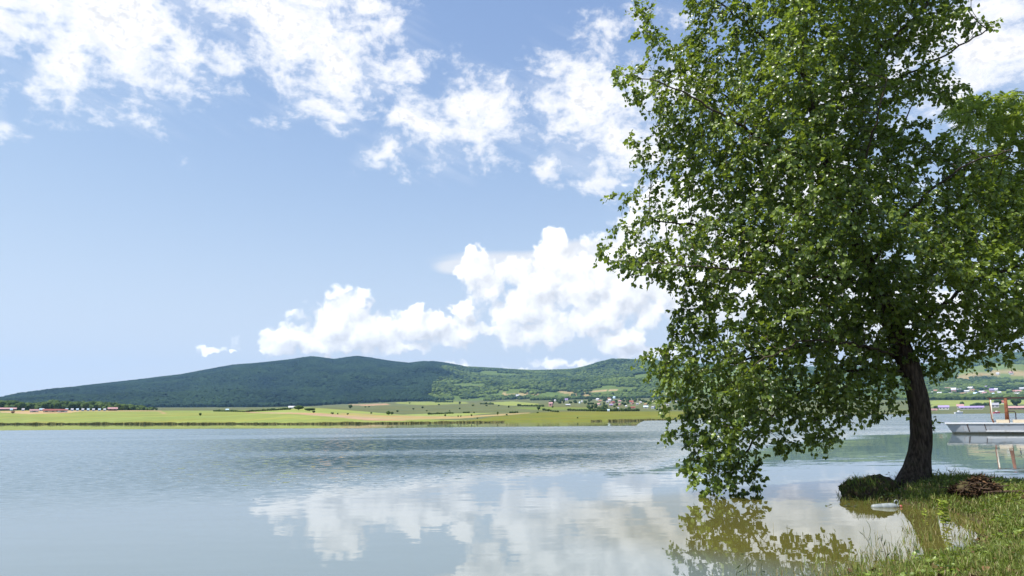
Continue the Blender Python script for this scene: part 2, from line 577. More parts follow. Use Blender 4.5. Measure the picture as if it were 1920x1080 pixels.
GREEN, LIME, TAN, PINK, SAGE, OLIVE, MEADOW, WOOD, SAND = (0.215, 0.255, 0.072), (0.24, 0.29, 0.085), (0.33, 0.26, 0.13), (0.36, 0.25, 0.17), (0.115, 0.135, 0.066), (0.15, 0.165, 0.032), (0.14, 0.19, 0.05), (0.030, 0.050, 0.020), (0.42, 0.31, 0.18)
PATCH = [
    (SAGE, [(-800, 700), (2700, 700), (2700, 790), (-800, 800)]),
    (WOOD, [(-800, 600), (2700, 600), (2700, 741), (1250, 744), (1000, 748), (850, 752), (740, 752.5), (640, 757), (560, 763), (-800, 766)]),
    (GREEN, [(-800, 768.5), (430, 770), (540, 767), (700, 779), (800, 786), (940, 790), (700, 800), (-800, 800)]),
    (SAND, [(0, 771.8), (130, 769.6), (200, 769), (128, 774), (52, 776), (0, 773.5)]),
    (TAN, [(150, 769), (300, 769.5), (314, 776), (304, 776), (296, 771), (150, 772)]),
    (LIME, [(470, 773), (500, 767), (540, 764), (580, 764), (640, 768), (700, 773), (760, 778), (640, 778)]),
    (PINK, [(460, 772.5), (600, 775), (720, 783), (760, 788), (690, 788.5), (640, 783), (560, 777), (470, 774)]),
    (TAN, [(640, 774), (760, 779.5), (850, 781), (940, 776), (1000, 773.5), (940, 779), (860, 785), (740, 787.5), (640, 779)]),
    (LIME, [(600, 774), (690, 778), (800, 776.5), (930, 774), (860, 780.5), (760, 779.5), (680, 779)]),
    (OLIVE, [(930, 781), (1000, 774), (1060, 772), (1320, 771), (1340, 800), (820, 800), (880, 787)]),
    (PINK, [(655, 758.5), (726, 757), (732, 759), (690, 760.5), (655, 760)]),
    (GREEN, [(745, 753.8), (870, 753), (880, 756), (800, 760), (745, 757)]),
    (LIME, [(912, 756), (960, 752.5), (1012, 757), (1008, 759.5), (950, 760.5)]),
    (MEADOW, [(960, 765), (1020, 762.5), (1100, 764), (1110, 769), (1000, 768)]),
    (MEADOW, [(815, 748.5), (850, 749.5), (848, 752), (816, 752)]),
    ((0.08, 0.115, 0.04), [(798, 736.8), (830, 736), (828, 738), (800, 739)]), ((0.08, 0.115, 0.04), [(735, 721.5), (796, 718), (796, 720.5), (740, 723)]),
    (TAN, [(940, 737), (1010, 738.5), (1012, 742), (945, 743)]), (TAN, [(1046, 732), (1075, 735), (1092, 740), (1082, 742), (1055, 737)]),
    (TAN, [(1090, 738), (1112, 741), (1114, 746), (1094, 744)]), (SAND, [(1085, 734.5), (1158, 731), (1160, 733), (1110, 736.5)]),
    (TAN, [(1200, 741.5), (1290, 736), (1310, 741), (1210, 743.5)]), (LIME, [(1208, 752), (1240, 749.5), (1250, 757), (1212, 757)]),
    (MEADOW, [(1240, 690), (1500, 693), (1760, 688), (1930, 668), (2700, 662), (2700, 760), (1240, 740)]),
    (TAN, [(1745, 716), (1780, 706), (1830, 698), (1880, 703), (1800, 712), (1760, 722), (1740, 722)]),
    (TAN, [(1836, 693.5), (1930, 697), (1930, 708), (1880, 700)]), (TAN, [(1890, 665), (1980, 666), (1980, 671), (1900, 669)]),
    (WOOD, [(1745, 683), (1790, 677), (1822, 683), (1800, 700), (1766, 712), (1738, 713)]), (WOOD, [(1820, 705), (1866, 704), (1872, 715), (1822, 715)]),
    (WOOD, [(1872, 680), (1925, 672), (1990, 676), (1925, 683)]), (WOOD, [(1845, 690), (1882, 688.5), (1882, 691), (1846, 692.5)]),
    (WOOD, [(1860, 721), (1925, 712), (2020, 714), (1930, 726)]), (WOOD, [(1755, 741.5), (1930, 738), (2100, 738), (2100, 745), (1930, 746), (1752, 747)]),
    (LIME, [(1745, 752), (1860, 745.5), (1950, 745), (1950, 757), (1745, 763)]),
]

nr = np.concatenate([np.linspace(160, 1000, 130), np.geomspace(1008, 6200, 150), np.linspace(6300, R_MAX, 10)])
na = np.interp(np.linspace(-700, 2700, 1000), HX, AZX)
AA, RR = np.meshgrid(na, nr, indexing='ij')
ZZ = land_z(AA, RR)
VX, VY = RR * np.sin(AA), RR * np.cos(AA)
LV = np.stack([VX, VY, ZZ], -1).reshape(-1, 3)
lpx, lpy = to_px(LV)
wob = (VN.fbm(LV[:, 0] / 60, LV[:, 1] / 60, 3) - 0.5)
wx, wy = lpx + wob * 16, lpy + wob * 2.2
lcol = np.zeros((len(LV), 3)) + np.array(SAGE)
lwood = np.zeros(len(LV))
lr = RR.ravel()
for colr, poly in PATCH:
    k = in_poly(wx, wy, poly)
    # a patch nearer than the fold in front of it belongs to the near field only
    lcol[k] = colr
    lwood[k] = 1.0 if colr is WOOD else 0.0
# right of the wooded hill the woods are broken by pasture
xa = az_to_x(AA.ravel())
pn = VN.fbm(LV[:, 0] / 190 + 5, LV[:, 1] / 240 + 2, 4)
open_k = (lwood > 0) & (xa > 850) & (lr > 2200) & (pn > 0.61 - 0.07 * sstep(xa, 900, 1150)) & (lpy > 690)
lcol[open_k] = (0.105, 0.155, 0.042)
lwood[open_k] = 0
hedge_k = (lwood == 0) & (xa > 1000) & (lr > 2000) & (VN.fbm(LV[:, 0] / 420 + 50, LV[:, 1] / 180 + 20, 3) > 0.57)
lcol[hedge_k] = WOOD
lwood[hedge_k] = 1
lcol *= (0.85 + 0.3 * VN.fbm(LV[:, 0] / 45, LV[:, 1] / 45, 4))[:, None]
nA, nR = AA.shape
idx = np.arange(nA * nR).reshape(nA, nR)
quads = np.stack([idx[:-1, :-1], idx[1:, :-1], idx[1:, 1:], idx[:-1, 1:]], -1).reshape(-1, 4)
m_land, N = material('far_land')
lc = N.attr('tint', 'Color')
pn_ = N.pos()
mott = N.noise(pn_, 0.05, 4, 0.6)
mot2 = N.noise(N.v('MULTIPLY', pn_, (0.008, 0.02, 0)), 1.0, 4, 0.62)
lc = N.mix(N.m('MULTIPLY', N.smooth(mot2, 0.42, 0.68), 0.6), lc, N.mix(1.0, lc, (1.25, 0.88, 0.62), 'MULTIPLY'))
lc = N.mix(N.m('MULTIPLY', N.smooth(mott, 0.3, 0.7), 0.75), lc, N.mix(1.0, lc, (0.72, 0.78, 0.7), 'MULTIPLY'))
rows = N.noise(N.v('MULTIPLY', pn_, (0.35, 0.02, 0.0)), 1.0, 2, 0.5)
lc = N.mix(N.m('MULTIPLY', N.smooth(rows, 0.45, 0.6), 0.18), lc, (0.10, 0.12, 0.05))
N.out(N.principled(lc, 0.95, 0.05))
link('terrain', np_mesh('terrain', LV, quads, True, {'tint': lcol}), m_land, kind='structure')

# ---------------------------------------------------------------- lake
m_lake, N = material('lake_water')
p = N.pos()
px_, py_, pz_ = N.sep(p)[:3]
rr_ = N.v('LENGTH', N.xyz(px_, py_, 0.0))
aa_ = N.m('MULTIPLY', N.m('ARCTAN2', px_, py_), DEG)
wind = N.noise(N.v('MULTIPLY', p, (0.03, 0.11, 0)), 1.0, 3, 0.55, dims='2D')
# lee of the near bank: a calm belt that widens to the right; calm water again under the far shore
r_in = N.ramp(N.smooth(aa_, -40, 40, 0, 1, 'LINEAR'), [(0.0, 0.16), (0.25, 0.17), (0.5, 0.22), (0.64, 0.27), (0.74, 0.42), (0.83, 0.62), (1.0, 1.0)])
r_in = N.m('MULTIPLY', r_in, 84.0)
r_in = N.m('MULTIPLY', r_in, N.m('MULTIPLY_ADD', wind, 0.5, 0.75))
lo = N.smooth(N.m('DIVIDE', rr_, r_in), 0.9, 1.5)
r_out = N.m('ADD', N.smooth(aa_, -36, -12, 150, 108, 'LINEAR'), N.smooth(aa_, 10, 17, 0, 1000, 'LINEAR'))
hi = N.m('SUBTRACT', 1.0, N.smooth(N.m('DIVIDE', rr_, r_out), 0.97, 1.03))
gust = N.smooth(wind, 0.32, 0.62, 0.25, 1.0)
side = N.smooth(aa_, -36, -10, 0.14, 1.0)
cat = N.m('MULTIPLY', N.m('MULTIPLY', N.smooth(rr_, 17, 30), N.m('SUBTRACT', 1.0, N.smooth(rr_, 45, 85))), N.m('MULTIPLY', N.smooth(aa_, -27, -14), N.m('SUBTRACT', 1.0, N.smooth(aa_, 6, 15))))
cat = N.m('MULTIPLY_ADD', N.m('MULTIPLY', cat, N.smooth(wind, 0.25, 0.6, 0.5, 1.0)), 1.5, 1.0)          # a cat's paw of wind in the middle of the lake
amp = N.m('MULTIPLY', N.m('MULTIPLY', N.m('MULTIPLY', lo, hi), N.m('MULTIPLY', gust, side)), cat)


def waves(scale_xy, detail, rough, ofs):
    q = N.v('ADD', N.v('MULTIPLY', p, (*scale_xy, 0)), (ofs, ofs * 0.7, 0))
    n = N.noise(q, 1.0, detail, rough, 0.4, color=True, dims='2D')
    return N.v('SUBTRACT', n, (0.5, 0.5, 0.5))


rip = N.v('SCALE', waves((2.1, 3.8), 4, 0.62, 3.0), scale=N.m('MULTIPLY', amp, 1.15))
swell = N.v('SCALE', waves((0.5, 2.2), 2, 0.5, 21.0), scale=N.m('MULTIPLY_ADD', amp, 0.03, 0.012))
fine = N.v('SCALE', waves((4.0, 9.0), 2, 0.5, 47.0), scale=N.m('ADD', N.m('MULTIPLY_ADD', amp, 0.05, 0.006), N.m('MULTIPLY', N.m('MULTIPLY', lo, hi), 0.16)))
slope = N.v('MULTIPLY', N.v('ADD', N.v('ADD', rip, swell), fine), (1.0, 1.3, 0.0))
# the breeze blows ashore: the wave faces on the near side are the steeper ones
slope = N.v('ADD', slope, N.xyz(0.0, N.m('ADD', N.m('MULTIPLY', amp, -0.145), N.m('MULTIPLY', N.m('MULTIPLY', lo, hi), -0.055)), 0.0))
nrm = N.v('NORMALIZE', N.v('ADD', slope, (0, 0, 1)))
silt = N.noise(N.v('MULTIPLY', p, (0.12, 0.25, 0)), 1.0, 3, 0.5, dims='2D')
wcol = N.mix(N.smooth(silt, 0.3, 0.7), (0.104, 0.095, 0.024), (0.082, 0.080, 0.026))
# milky blue-grey where it is deep, olive over the silt of the near bank
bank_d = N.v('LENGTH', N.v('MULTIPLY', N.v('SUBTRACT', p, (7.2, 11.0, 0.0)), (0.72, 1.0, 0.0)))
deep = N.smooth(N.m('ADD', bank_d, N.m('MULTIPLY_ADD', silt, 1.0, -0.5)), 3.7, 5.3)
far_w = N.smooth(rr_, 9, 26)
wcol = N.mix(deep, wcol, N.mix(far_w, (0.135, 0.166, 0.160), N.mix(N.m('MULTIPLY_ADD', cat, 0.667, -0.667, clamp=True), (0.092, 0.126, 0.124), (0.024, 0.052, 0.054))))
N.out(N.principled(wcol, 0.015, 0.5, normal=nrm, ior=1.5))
lv = [(-1400, -60, 0), (1400, -60, 0), (1400, 1500, 0), (-1400, 1500, 0)]
link('lake', np_mesh('lake', lv, np.array([[0, 1, 2, 3]])), m_lake, kind='structure')

# ---------------------------------------------------------------- air
hz = MB()
hz.box((0, 3600, 300), (14800, 7800, 660))
m_haze = bpy.data.materials.new('haze_air')
m_haze.use_nodes = True
N = NT(m_haze.node_tree)
pv = N.new('ShaderNodeVolumePrincipled')
pv.inputs['Color'].default_value = (0.34, 0.62, 1.0, 1)
pv.inputs['Density'].default_value = 0.000068
pv.inputs['Anisotropy'].default_value = 0.2
N.out(pv.outputs[0], 'Volume')
m_haze.cycles.homogeneous_volume = True
link('haze', hz.mesh('haze'), m_haze, kind='stuff')

# ---------------------------------------------------------------- woods: crowns placed on the wooded land
def crown_group(name, mat, sub=1, lump=0.55, flat=0.8):
    gt = bpy.data.node_groups.new(name, 'GeometryNodeTree')
    gt.interface.new_socket('Geometry', in_out='INPUT', socket_type='NodeSocketGeometry')
    gt.interface.new_socket('Geometry', in_out='OUTPUT', socket_type='NodeSocketGeometry')
    n = gt.nodes
    L = gt.links.new
    gi, go = n.new('NodeGroupInput'), n.new('NodeGroupOutput')
    ico = n.new('GeometryNodeMeshIcoSphere')
    ico.inputs['Radius'].default_value = 1.0
    ico.inputs['Subdivisions'].default_value = sub
    sp = n.new('GeometryNodeSetPosition')
    L(ico.outputs[0], sp.inputs['Geometry'])
    nz = n.new('ShaderNodeTexNoise')
    nz.inputs['Scale'].default_value = 1.6
    ps = n.new('GeometryNodeInputPosition')
    L(ps.outputs[0], nz.inputs['Vector'])
    ma = n.new('ShaderNodeMath')
    ma.operation = 'MULTIPLY_ADD'
    L(nz.outputs[0], ma.inputs[0])
    ma.inputs[1].default_value, ma.inputs[2].default_value = lump * 2, -lump
    sc = n.new('ShaderNodeVectorMath')
    sc.operation = 'SCALE'
    L(ps.outputs[0], sc.inputs[0])
    L(ma.outputs[0], sc.inputs['Scale'])
    L(sc.outputs[0], sp.inputs['Offset'])
    tr = n.new('GeometryNodeTransform')
    tr.inputs['Scale'].default_value = (1, 1, flat)
    L(sp.outputs[0], tr.inputs[0])
    sm = n.new('GeometryNodeSetMaterial')
    sm.inputs['Material'].default_value = mat
    L(tr.outputs[0], sm.inputs[0])
    inst = n.new('GeometryNodeInstanceOnPoints')
    L(gi.outputs[0], inst.inputs['Points'])
    L(sm.outputs[0], inst.inputs['Instance'])
    at = n.new('GeometryNodeInputNamedAttribute')
    at.data_type = 'FLOAT'
    at.inputs['Name'].default_value = 'size'
    L(at.outputs[0], inst.inputs['Scale'])
    rv = n.new('FunctionNodeRandomValue')
    rv.data_type = 'FLOAT_VECTOR'
    rv.inputs[1].default_value = (0.3, 0.3, 6.28)
    L(rv.outputs[0], inst.inputs['Rotation'])
    L(inst.outputs[0], go.inputs[0])
    return gt


def crown_mat(name, dark, light, patch=0.004, seed=0.0):
    m, N = material(name)
    ri = N.new('ShaderNodeObjectInfo').outputs['Random']
    loc = N.new('ShaderNodeObjectInfo').outputs['Location']
    big = N.noise(N.v('ADD', loc, (seed, 0, 0)), patch, 3, 0.6)
    f = N.m('ADD', N.m('MULTIPLY', ri, 0.55), N.m('MULTIPLY_ADD', big, 2.4, -1.0), clamp=True)
    N.out(N.principled(N.mix(f, dark, light), 0.9, 0.08))
    return m


def scatter(name, pts, size, gt):
    me = np_mesh(name, pts, np.array([[0, 1, 2]]), False, {'size': size})
    me.clear_geometry()
    me.vertices.add(len(pts))
    me.vertices.foreach_set('co', np.asarray(pts, np.float32).ravel())
    me.attributes.new('size', 'FLOAT', 'POINT').data.foreach_set('value', np.asarray(size, np.float32))
    o = link(name, me, kind='stuff')
    md = o.modifiers.new('trees', 'NODES')
    md.node_group = gt
    return o


def sample_wood(n, r0, r1, x0, x1, keep):
    a = rng.uniform(np.interp(x0, HX, AZX), np.interp(x1, HX, AZX), n)
    r = np.sqrt(rng.uniform(r0 ** 2, r1 ** 2, n))
    z = land_z(a, r)
    p = np.stack([r * np.sin(a), r * np.cos(a), z], -1)
    # wooded where the land sheet is wooded
    ia = np.clip(np.searchsorted(na, a), 0, nA - 1)
    ir = np.clip(np.searchsorted(nr, r), 0, nR - 1)
    w = lwood.reshape(nA, nR)[ia, ir] > 0.5
    k = w & keep(a, r)
    return p[k]


mw_shaded = crown_mat('hill_forest_cloud_shade', (0.004, 0.014, 0.012), (0.024, 0.048, 0.019), 0.006)  # cloud shadow on the hill is painted into these dark leaf colours
mw_mix = crown_mat('mixed_wood_leaves', (0.018, 0.038, 0.016), (0.115, 0.160, 0.036), 0.0055, 400.0)  # mixed greens, with sun between clouds painted in as light patches
g_dark = crown_group('forest_crowns', mw_shaded, 1, 0.5, 0.95)
g_mix = crown_group('mixed_crowns', mw_mix, 1, 0.5, 0.9)
near_ridge = lambda a, r: r < np.interp(a, AZX, _rd) + 60
blend = lambda a, r: az_to_x(a) + (VN.fbm(r / 500, a * 20 + 4, 3) - 0.5) * 280
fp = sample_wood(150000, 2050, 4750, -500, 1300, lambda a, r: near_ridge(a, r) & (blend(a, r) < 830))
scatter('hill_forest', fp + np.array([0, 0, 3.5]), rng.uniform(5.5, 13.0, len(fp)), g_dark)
fp = sample_wood(120000, 2050, 6100, 500, 2650, lambda a, r: near_ridge(a, r) & (blend(a, r) >= 830))
scatter('mixed_woods', fp + np.array([0, 0, 3.0]), rng.uniform(6, 11, len(fp)), g_mix)

# belt of broad-leaved trees behind the left fields
bx = rng.uniform(-520, 292, 1500)
top = np.interp(bx, [-520, 0, 20, 40, 70, 95, 200, 250, 292], [1.0, 1.0, 1.0, .75, .8, 1.0, .85, .6, .3])
bd = np.interp(bx, HX, _fd) * rng.uniform(1.01, 1.16, len(bx))
ba = np.interp(bx, HX, AZX)
bz = land_z(ba, bd)
belt_h = 10.5 * top * rng.uniform(0.75, 1.12, len(bx))
lift = np.where(rng.random(len(bx)) < 0.45, 0.25, 0.62)
bp = np.stack([bd * np.sin(ba), bd * np.cos(ba), bz + belt_h * lift], -1)
m_belt = crown_mat('belt_leaves', (0.035, 0.062, 0.018), (0.085, 0.125, 0.034), 0.02)
scatter('woods_behind_fields', bp, belt_h * rng.uniform(0.32, 0.48, len(bx)), crown_group('belt_crowns', m_belt, 2, 0.7, 0.95))

# reeds along the far shore
m_reed, N = material('reed_leaves')
N.out(N.principled(N.mix(N.attr('tint'), (0.17, 0.16, 0.066), (0.26, 0.24, 0.09)), 0.8, 0.1))
nreed = 22000
rx = rng.uniform(-650, 945, nreed)
rx = np.concatenate([rx, rng.uniform(1108, 1128, 200), rng.uniform(1140, 1262, 1500), rng.uniform(1330, 1700, 500)])
dens = VN.fbm(rx / 9.0, rx * 0 + 3, 3)
rx = rx[dens > 0.12 + 0.25 * rng.random(len(rx))]
dpt = np.interp(rx, HX, _sd) + rng.uniform(-3, 3, len(rx))
ra = np.interp(rx, HX, AZX) + rng.normal(0, 0.0002, len(rx))
hgt = (0.35 + 0.55 * VN.fbm(rx / 14.0, rx * 0 + 40, 3)) * np.interp(dpt, [190, 430, 1000], [0.72, 1.35, 1.6]) * rng.uniform(0.7, 1.15, len(rx))
wid = rng.uniform(0.10, 0.24, len(rx)) * dpt / 250
lean = rng.normal(0, 0.12, (len(rx), 2)) * hgt[:, None]
rb = np.stack([dpt * np.sin(ra), dpt * np.cos(ra), np.full(len(rx), -0.15)], -1)
th = rng.uniform(0, PI, len(rx))
sd_ = np.stack([np.cos(th), np.sin(th), th * 0], -1) * wid[:, None]
mid = rb + np.concatenate([lean * 0.4, (hgt * 0.6 + 0.15)[:, None]], 1)
tip = rb + np.concatenate([lean, (hgt + 0.15)[:, None]], 1)
rv_ = np.stack([rb - sd_, rb + sd_, mid + sd_ * 0.9, mid - sd_ * 0.9, tip], 1).reshape(-1, 3)
b_ = np.arange(len(rx))[:, None] * 5
link('reeds', np_mesh('reeds', rv_, [b_ + np.array([[0, 1, 2, 3]]), b_ + np.array([[3, 2, 4]])], False, {'tint': np.repeat(rng.random(len(rx)) ** 1.4, 5)}), m_reed, kind='stuff')

# ---------------------------------------------------------------- trees
def resample(path, step):
    path = np.asarray(path, float)
    d = np.concatenate([[0], np.cumsum(np.linalg.norm(np.diff(path, axis=0), axis=1))])
    n = max(2, int(round(d[-1] / step)) + 1)
    # smooth the hand-set corners before sampling
    t = np.linspace(0, d[-1], n)
    q = np.stack([np.interp(t, d, path[:, i]) for i in range(3)], -1)
    for _ in range(3):
        q[1:-1] = 0.25 * q[:-2] + 0.5 * q[1:-1] + 0.25 * q[2:]
    return q


def colonize(nodes, parent, attr, step, reach, kill, iters, droop=0.0, seed=1):
    """Space colonisation: the branches grow towards the points where sprays of leaves shall hang."""
    r = np.random.default_rng(seed)
    P = list(np.asarray(nodes, float))
    par = list(parent)
    A = np.asarray(attr, float)
    arr = np.array(P)
    best = np.full(len(A), 1e9)
    who = np.zeros(len(A), int)
    for c0_ in range(0, len(arr), 400):
        d = np.linalg.norm(A[:, None] - arr[None, c0_:c0_ + 400], axis=2)
        k = d.argmin(1)
        m = d[np.arange(len(A)), k]
        up = m < best
        best[up], who[up] = m[up], k[up] + c0_
    alive = best > kill
    for it in range(iters):
        act = np.nonzero(alive & (best < reach))[0]
        if len(act) == 0:
            if not alive.any():
                break
            act = np.nonzero(alive)[0]
            act = act[np.argsort(best[act])[:8]]
        pos = np.array(P)
        v = A[act] - pos[who[act]]
        v /= np.linalg.norm(v, axis=1, keepdims=True)
        order = np.argsort(who[act], kind='stable')
        w, s = who[act][order], v[order]
        uniq, st = np.unique(w, return_index=True)
        sums = np.add.reduceat(s, st, axis=0)
        n = np.linalg.norm(sums, axis=1, keepdims=True)
        dirs = sums / np.maximum(n, 1e-6) + r.normal(0, 0.16, sums.shape)
        dirs[:, 2] -= droop
        dirs /= np.linalg.norm(dirs, axis=1, keepdims=True)
        newp = pos[uniq] + dirs * step
        # a shoot that would only stack on an existing one is dropped together with what called it
        gap = np.full(len(newp), 1e9)
        for c0_ in range(0, len(pos), 3000):
            gap = np.minimum(gap, np.linalg.norm(newp[:, None] - pos[None, c0_:c0_ + 3000], axis=2).min(1))
        good = gap > step * 0.45
        alive[act[np.isin(who[act], uniq[~good])]] = False
        newp, uniq = newp[good], uniq[good]
        if len(newp) == 0:
            continue
        base = len(P)
        P.extend(newp)
        par.extend(uniq.tolist())
        live = np.nonzero(alive)[0]
        d = np.linalg.norm(A[live][:, None] - newp[None], axis=2)
        k = d.argmin(1)
        m = d[np.arange(len(live)), k]
        up = m < best[live]
        best[live[up]], who[live[up]] = m[up], k[up] + base
        alive = alive & (best > kill)
    return np.array(P), np.array(par)


def pipe_radii(P, par, tip, power):
    n = len(P)
    acc = np.zeros(n)
    kids = np.zeros(n, int)
    for i in range(n - 1, 0, -1):
        a = acc[i] if kids[i] else tip ** power
        acc[i] = a
        acc[par[i]] += a
        kids[par[i]] += 1
    acc[0] = max(acc[0], tip ** power)
    return acc ** (1 / power), kids


def tubes(P, par, rad, sel, n):
    """One n-sided tube piece for every selected node to its parent."""
    i = np.nonzero(sel)[0]
    i = i[i > 0]
    a, b = P[par[i]], P[i]
    ra, rb = np.minimum(rad[par[i]], rad[i] * 1.25), rad[i]
    d = b - a
    L = np.linalg.norm(d, axis=1, keepdims=True)
    d = d / np.maximum(L, 1e-6)
    ref = np.where(np.abs(d[:, 2:3]) < 0.9, [[0, 0, 1.0]], [[0, 1.0, 0]])
    s = np.cross(d, ref)
    s /= np.linalg.norm(s, axis=1, keepdims=True)
    t = np.cross(s, d)
    ang = np.arange(n) * 2 * PI / n
    ring = s[:, None] * np.cos(ang)[None, :, None] + t[:, None] * np.sin(ang)[None, :, None]
    va = (a - d * ra[:, None] * 0.3)[:, None] + ring * ra[:, None, None]
    vb = b[:, None] + ring * rb[:, None, None]
    v = np.concatenate([va, vb], 1).reshape(-1, 3)
    k = np.arange(n)
    q = np.stack([k, (k + 1) % n, n + (k + 1) % n, n + k], -1)
    f = (np.arange(len(i))[:, None, None] * 2 * n + q[None]).reshape(-1, 4)
    return v, f


# (t along, half width, lift) of a pointed broad leaf folded along its midrib and curling at the tip
LEAF = np.array([[0, 0, 0], [.42, 0, -.06], [1.0, 0, .10], [.14, .33, .03], [.42, .43, .05], [.74, .20, .05], [.14, -.33, .03], [.42, -.43, .05], [.74, -.20, .05]])
LEAF_Q = np.array([[0, 3, 4, 1], [1, 4, 5, 2], [6, 0, 1, 7], [7, 1, 2, 8]])


def leaf_frames(pos, d, nrm):
    d = d / np.linalg.norm(d, axis=1, keepdims=True)
    nrm = nrm - d * (nrm * d).sum(1, keepdims=True)
    nrm /= np.maximum(np.linalg.norm(nrm, axis=1, keepdims=True), 1e-6)
    return d, np.cross(nrm, d), nrm


def leaves_mesh(name, pos, d, nrm, size, tint, shape=LEAF, quads=LEAF_Q):
    x, y, z = leaf_frames(pos, d, nrm)
    s = size[:, None, None]
    v = pos[:, None] + s * (x[:, None] * shape[None, :, 0:1] + y[:, None] * shape[None, :, 1:2] + z[:, None] * shape[None, :, 2:3])
    f = (np.arange(len(pos))[:, None, None] * len(shape) + quads[None]).reshape(-1, quads.shape[1])
    return np_mesh(name, v.reshape(-1, 3), f, False, {'tint': np.repeat(tint, len(shape))})


def leaf_mat(name, dark, light, trans, gloss=0.42, tr_mix=0.34, spec=0.5):
    m, N = material(name)
    t = N.attr('tint')
    oi = N.new('ShaderNodeObjectInfo').outputs['Random']
    c_ = N.mix(t, dark, light)
    pr = N.principled(c_, gloss, spec)
    tr = N.new('ShaderNodeBsdfTranslucent')
    N.put(tr.inputs[0], N.mix(t, tuple(0.8 * k for k in trans), trans))
    N.out(N.add_shader(tr_mix, pr, tr.outputs[0]))
    return m


m_bark, N = material('bark')
o = N.objpos()
bk = N.noise(N.v('MULTIPLY', o, (1, 1, 0.18)), 26, 5, 0.65)
bk2 = N.noise(o, 5, 3, 0.6)
bc = N.mix(N.smooth(bk, 0.35, 0.68), (0.018, 0.013, 0.010), (0.085, 0.066, 0.050))
bc = N.mix(N.m('MULTIPLY', N.smooth(bk2, 0.5, 0.75), 0.5), bc, (0.055, 0.055, 0.030))
N.out(N.principled(bc, 0.9, 0.15, normal=N.bump(bk, 0.9, 0.03)))
m_twig, N = material('twig_bark')
N.out(N.principled((0.075, 0.058, 0.042), 0.85, 0.2))
m_leaf = leaf_mat('leaf_green', (0.019, 0.048, 0.010), (0.225, 0.300, 0.058), (0.42, 0.56, 0.045), 0.34, 0.30, 0.5)
m_locust = leaf_mat('locust_leaf', (0.09, 0.145, 0.022), (0.19, 0.255, 0.042), (0.44, 0.56, 0.06), 0.5, 0.42)

TREE_Y = 14.3


def tp(px, py, dy=0.0):
    return on_y(px, py, TREE_Y + dy)


trunk_px = [(1706, 965, 54, 0), (1710, 930, 44, 0), (1714, 905, 36, 0), (1719, 882, 29, 0), (1725, 850, 23, 0), (1728, 815, 22, 0), (1727, 780, 21.5, 0), (1722, 745, 21, .02), (1713, 710, 21.5, .05), (1700, 675, 22, .08), (1684, 640, 20, .1),
            (1655, 570, 17, .15), (1630, 500, 15, .15), (1590, 420, 13, .15), (1555, 330, 11, .1), (1530, 240, 9.5, .05), (1512, 150, 8.5, 0), (1500, 40, 7.5, 0), (1490, -80, 6, 0), (1485, -220, 4, 0), (1480, -400, 2.5, .1)]
M_PX = 0.0112
limbs_px = [
    [(1706, 690, .05), (1650, 655, .3), (1560, 640, .5), (1450, 660, .6), (1350, 690, .7), (1270, 730, .8)],
    [(1712, 706, .05), (1650, 690, -.1), (1560, 700, .2), (1480, 745, .4), (1420, 815, .3), (1370, 890, .1)],
    [(1698, 672, .05), (1660, 660, -.6), (1580, 640, -1.2), (1500, 640, -1.6), (1420, 680, -1.7)],
    [(1690, 655, .1), (1740, 590, .0), (1810, 540, -.2), (1880, 510, -.3), (1960, 480, -.3)],
    [(1694, 665, .1), (1760, 640, .8), (1830, 630, 1.1), (1910, 630, 1.2)],
    [(1655, 570, .15), (1580, 510, .4), (1480, 460, .6), (1350, 430, .5), (1220, 410, .3)],
    [(1640, 530, .15), (1560, 520, -.7), (1460, 520, -1.3), (1330, 500, -1.5), (1200, 490, -1.2)],
    [(1630, 500, .15), (1680, 420, -.4), (1750, 350, -.8), (1830, 300, -.9), (1900, 280, -.8)],
    [(1600, 440, .15), (1650, 340, .9), (1690, 250, 1.2), (1720, 170, 1.2)],
    [(1575, 380, .15), (1480, 300, -.6), (1380, 230, -1.1), (1260, 160, -1.2), (1190, 140, -1.0)],
    [(1555, 330, .1), (1460, 260, .9), (1360, 180, 1.3), (1240, 90, 1.3)],
    [(1600, 440, .15), (1610, 330, -1.2), (1640, 240, -1.7), (1660, 150, -1.8)],
    [(1530, 240, .05), (1590, 150, -.3), (1660, 80, -.5), (1740, 10, -.5)],
    [(1660, 150, .6), (1700, 140, .4), (1770, 105, .2), (1850, 55, .1)],
    [(1512, 150, 0), (1430, 70, .3), (1340, 0, .4), (1270, -60, .4)],
]
limbs_px[13][0] = (1640, 190, .1)
outline = [(1330, -90), (1290, -10), (1296, 30), (1275, 78), (1240, 66), (1222, 12), (1188, 4), (1188, 60), (1212, 105), (1160, 128), (1130, 122), (1165, 165), (1208, 195), (1215, 235), (1240, 255), (1160, 262), (1205, 295), (1245, 318), (1165, 322), (1195, 345), (1138, 352), (1158, 395), (1200, 425),
           (1148, 432), (1190, 450), (1130, 462), (1112, 488), (1160, 512), (1230, 528), (1292, 545), (1285, 565), (1240, 600), (1262, 632), (1204, 660), (1236, 690), (1214, 700), (1250, 735), (1236, 770), (1290, 785), (1238, 815),
           (1296, 838), (1282, 882), (1308, 925), (1345, 938), (1400, 928), (1436, 895), (1440, 868), (1490, 842), (1580, 832), (1560, 800), (1600, 775), (1672, 785), (1665, 752), (1690, 720), (1705, 690), (1735, 690), (1772, 702), (1800, 672),
           (1862, 678), (1920, 662), (2010, 650), (2060, 560), (1965, 430), (1900, 330), (1850, 285), (1815, 255), (1800, 250), (1745, 215), (1790, 185), (1846, 142), (1780, 140), (1760, 100), (1872, 48), (1830, 20), (1815, -20), (1780, -120),
           (1690, -260), (1560, -420), (1480, -470), (1390, -380), (1340, -240)]
OP = np.array(outline, float)


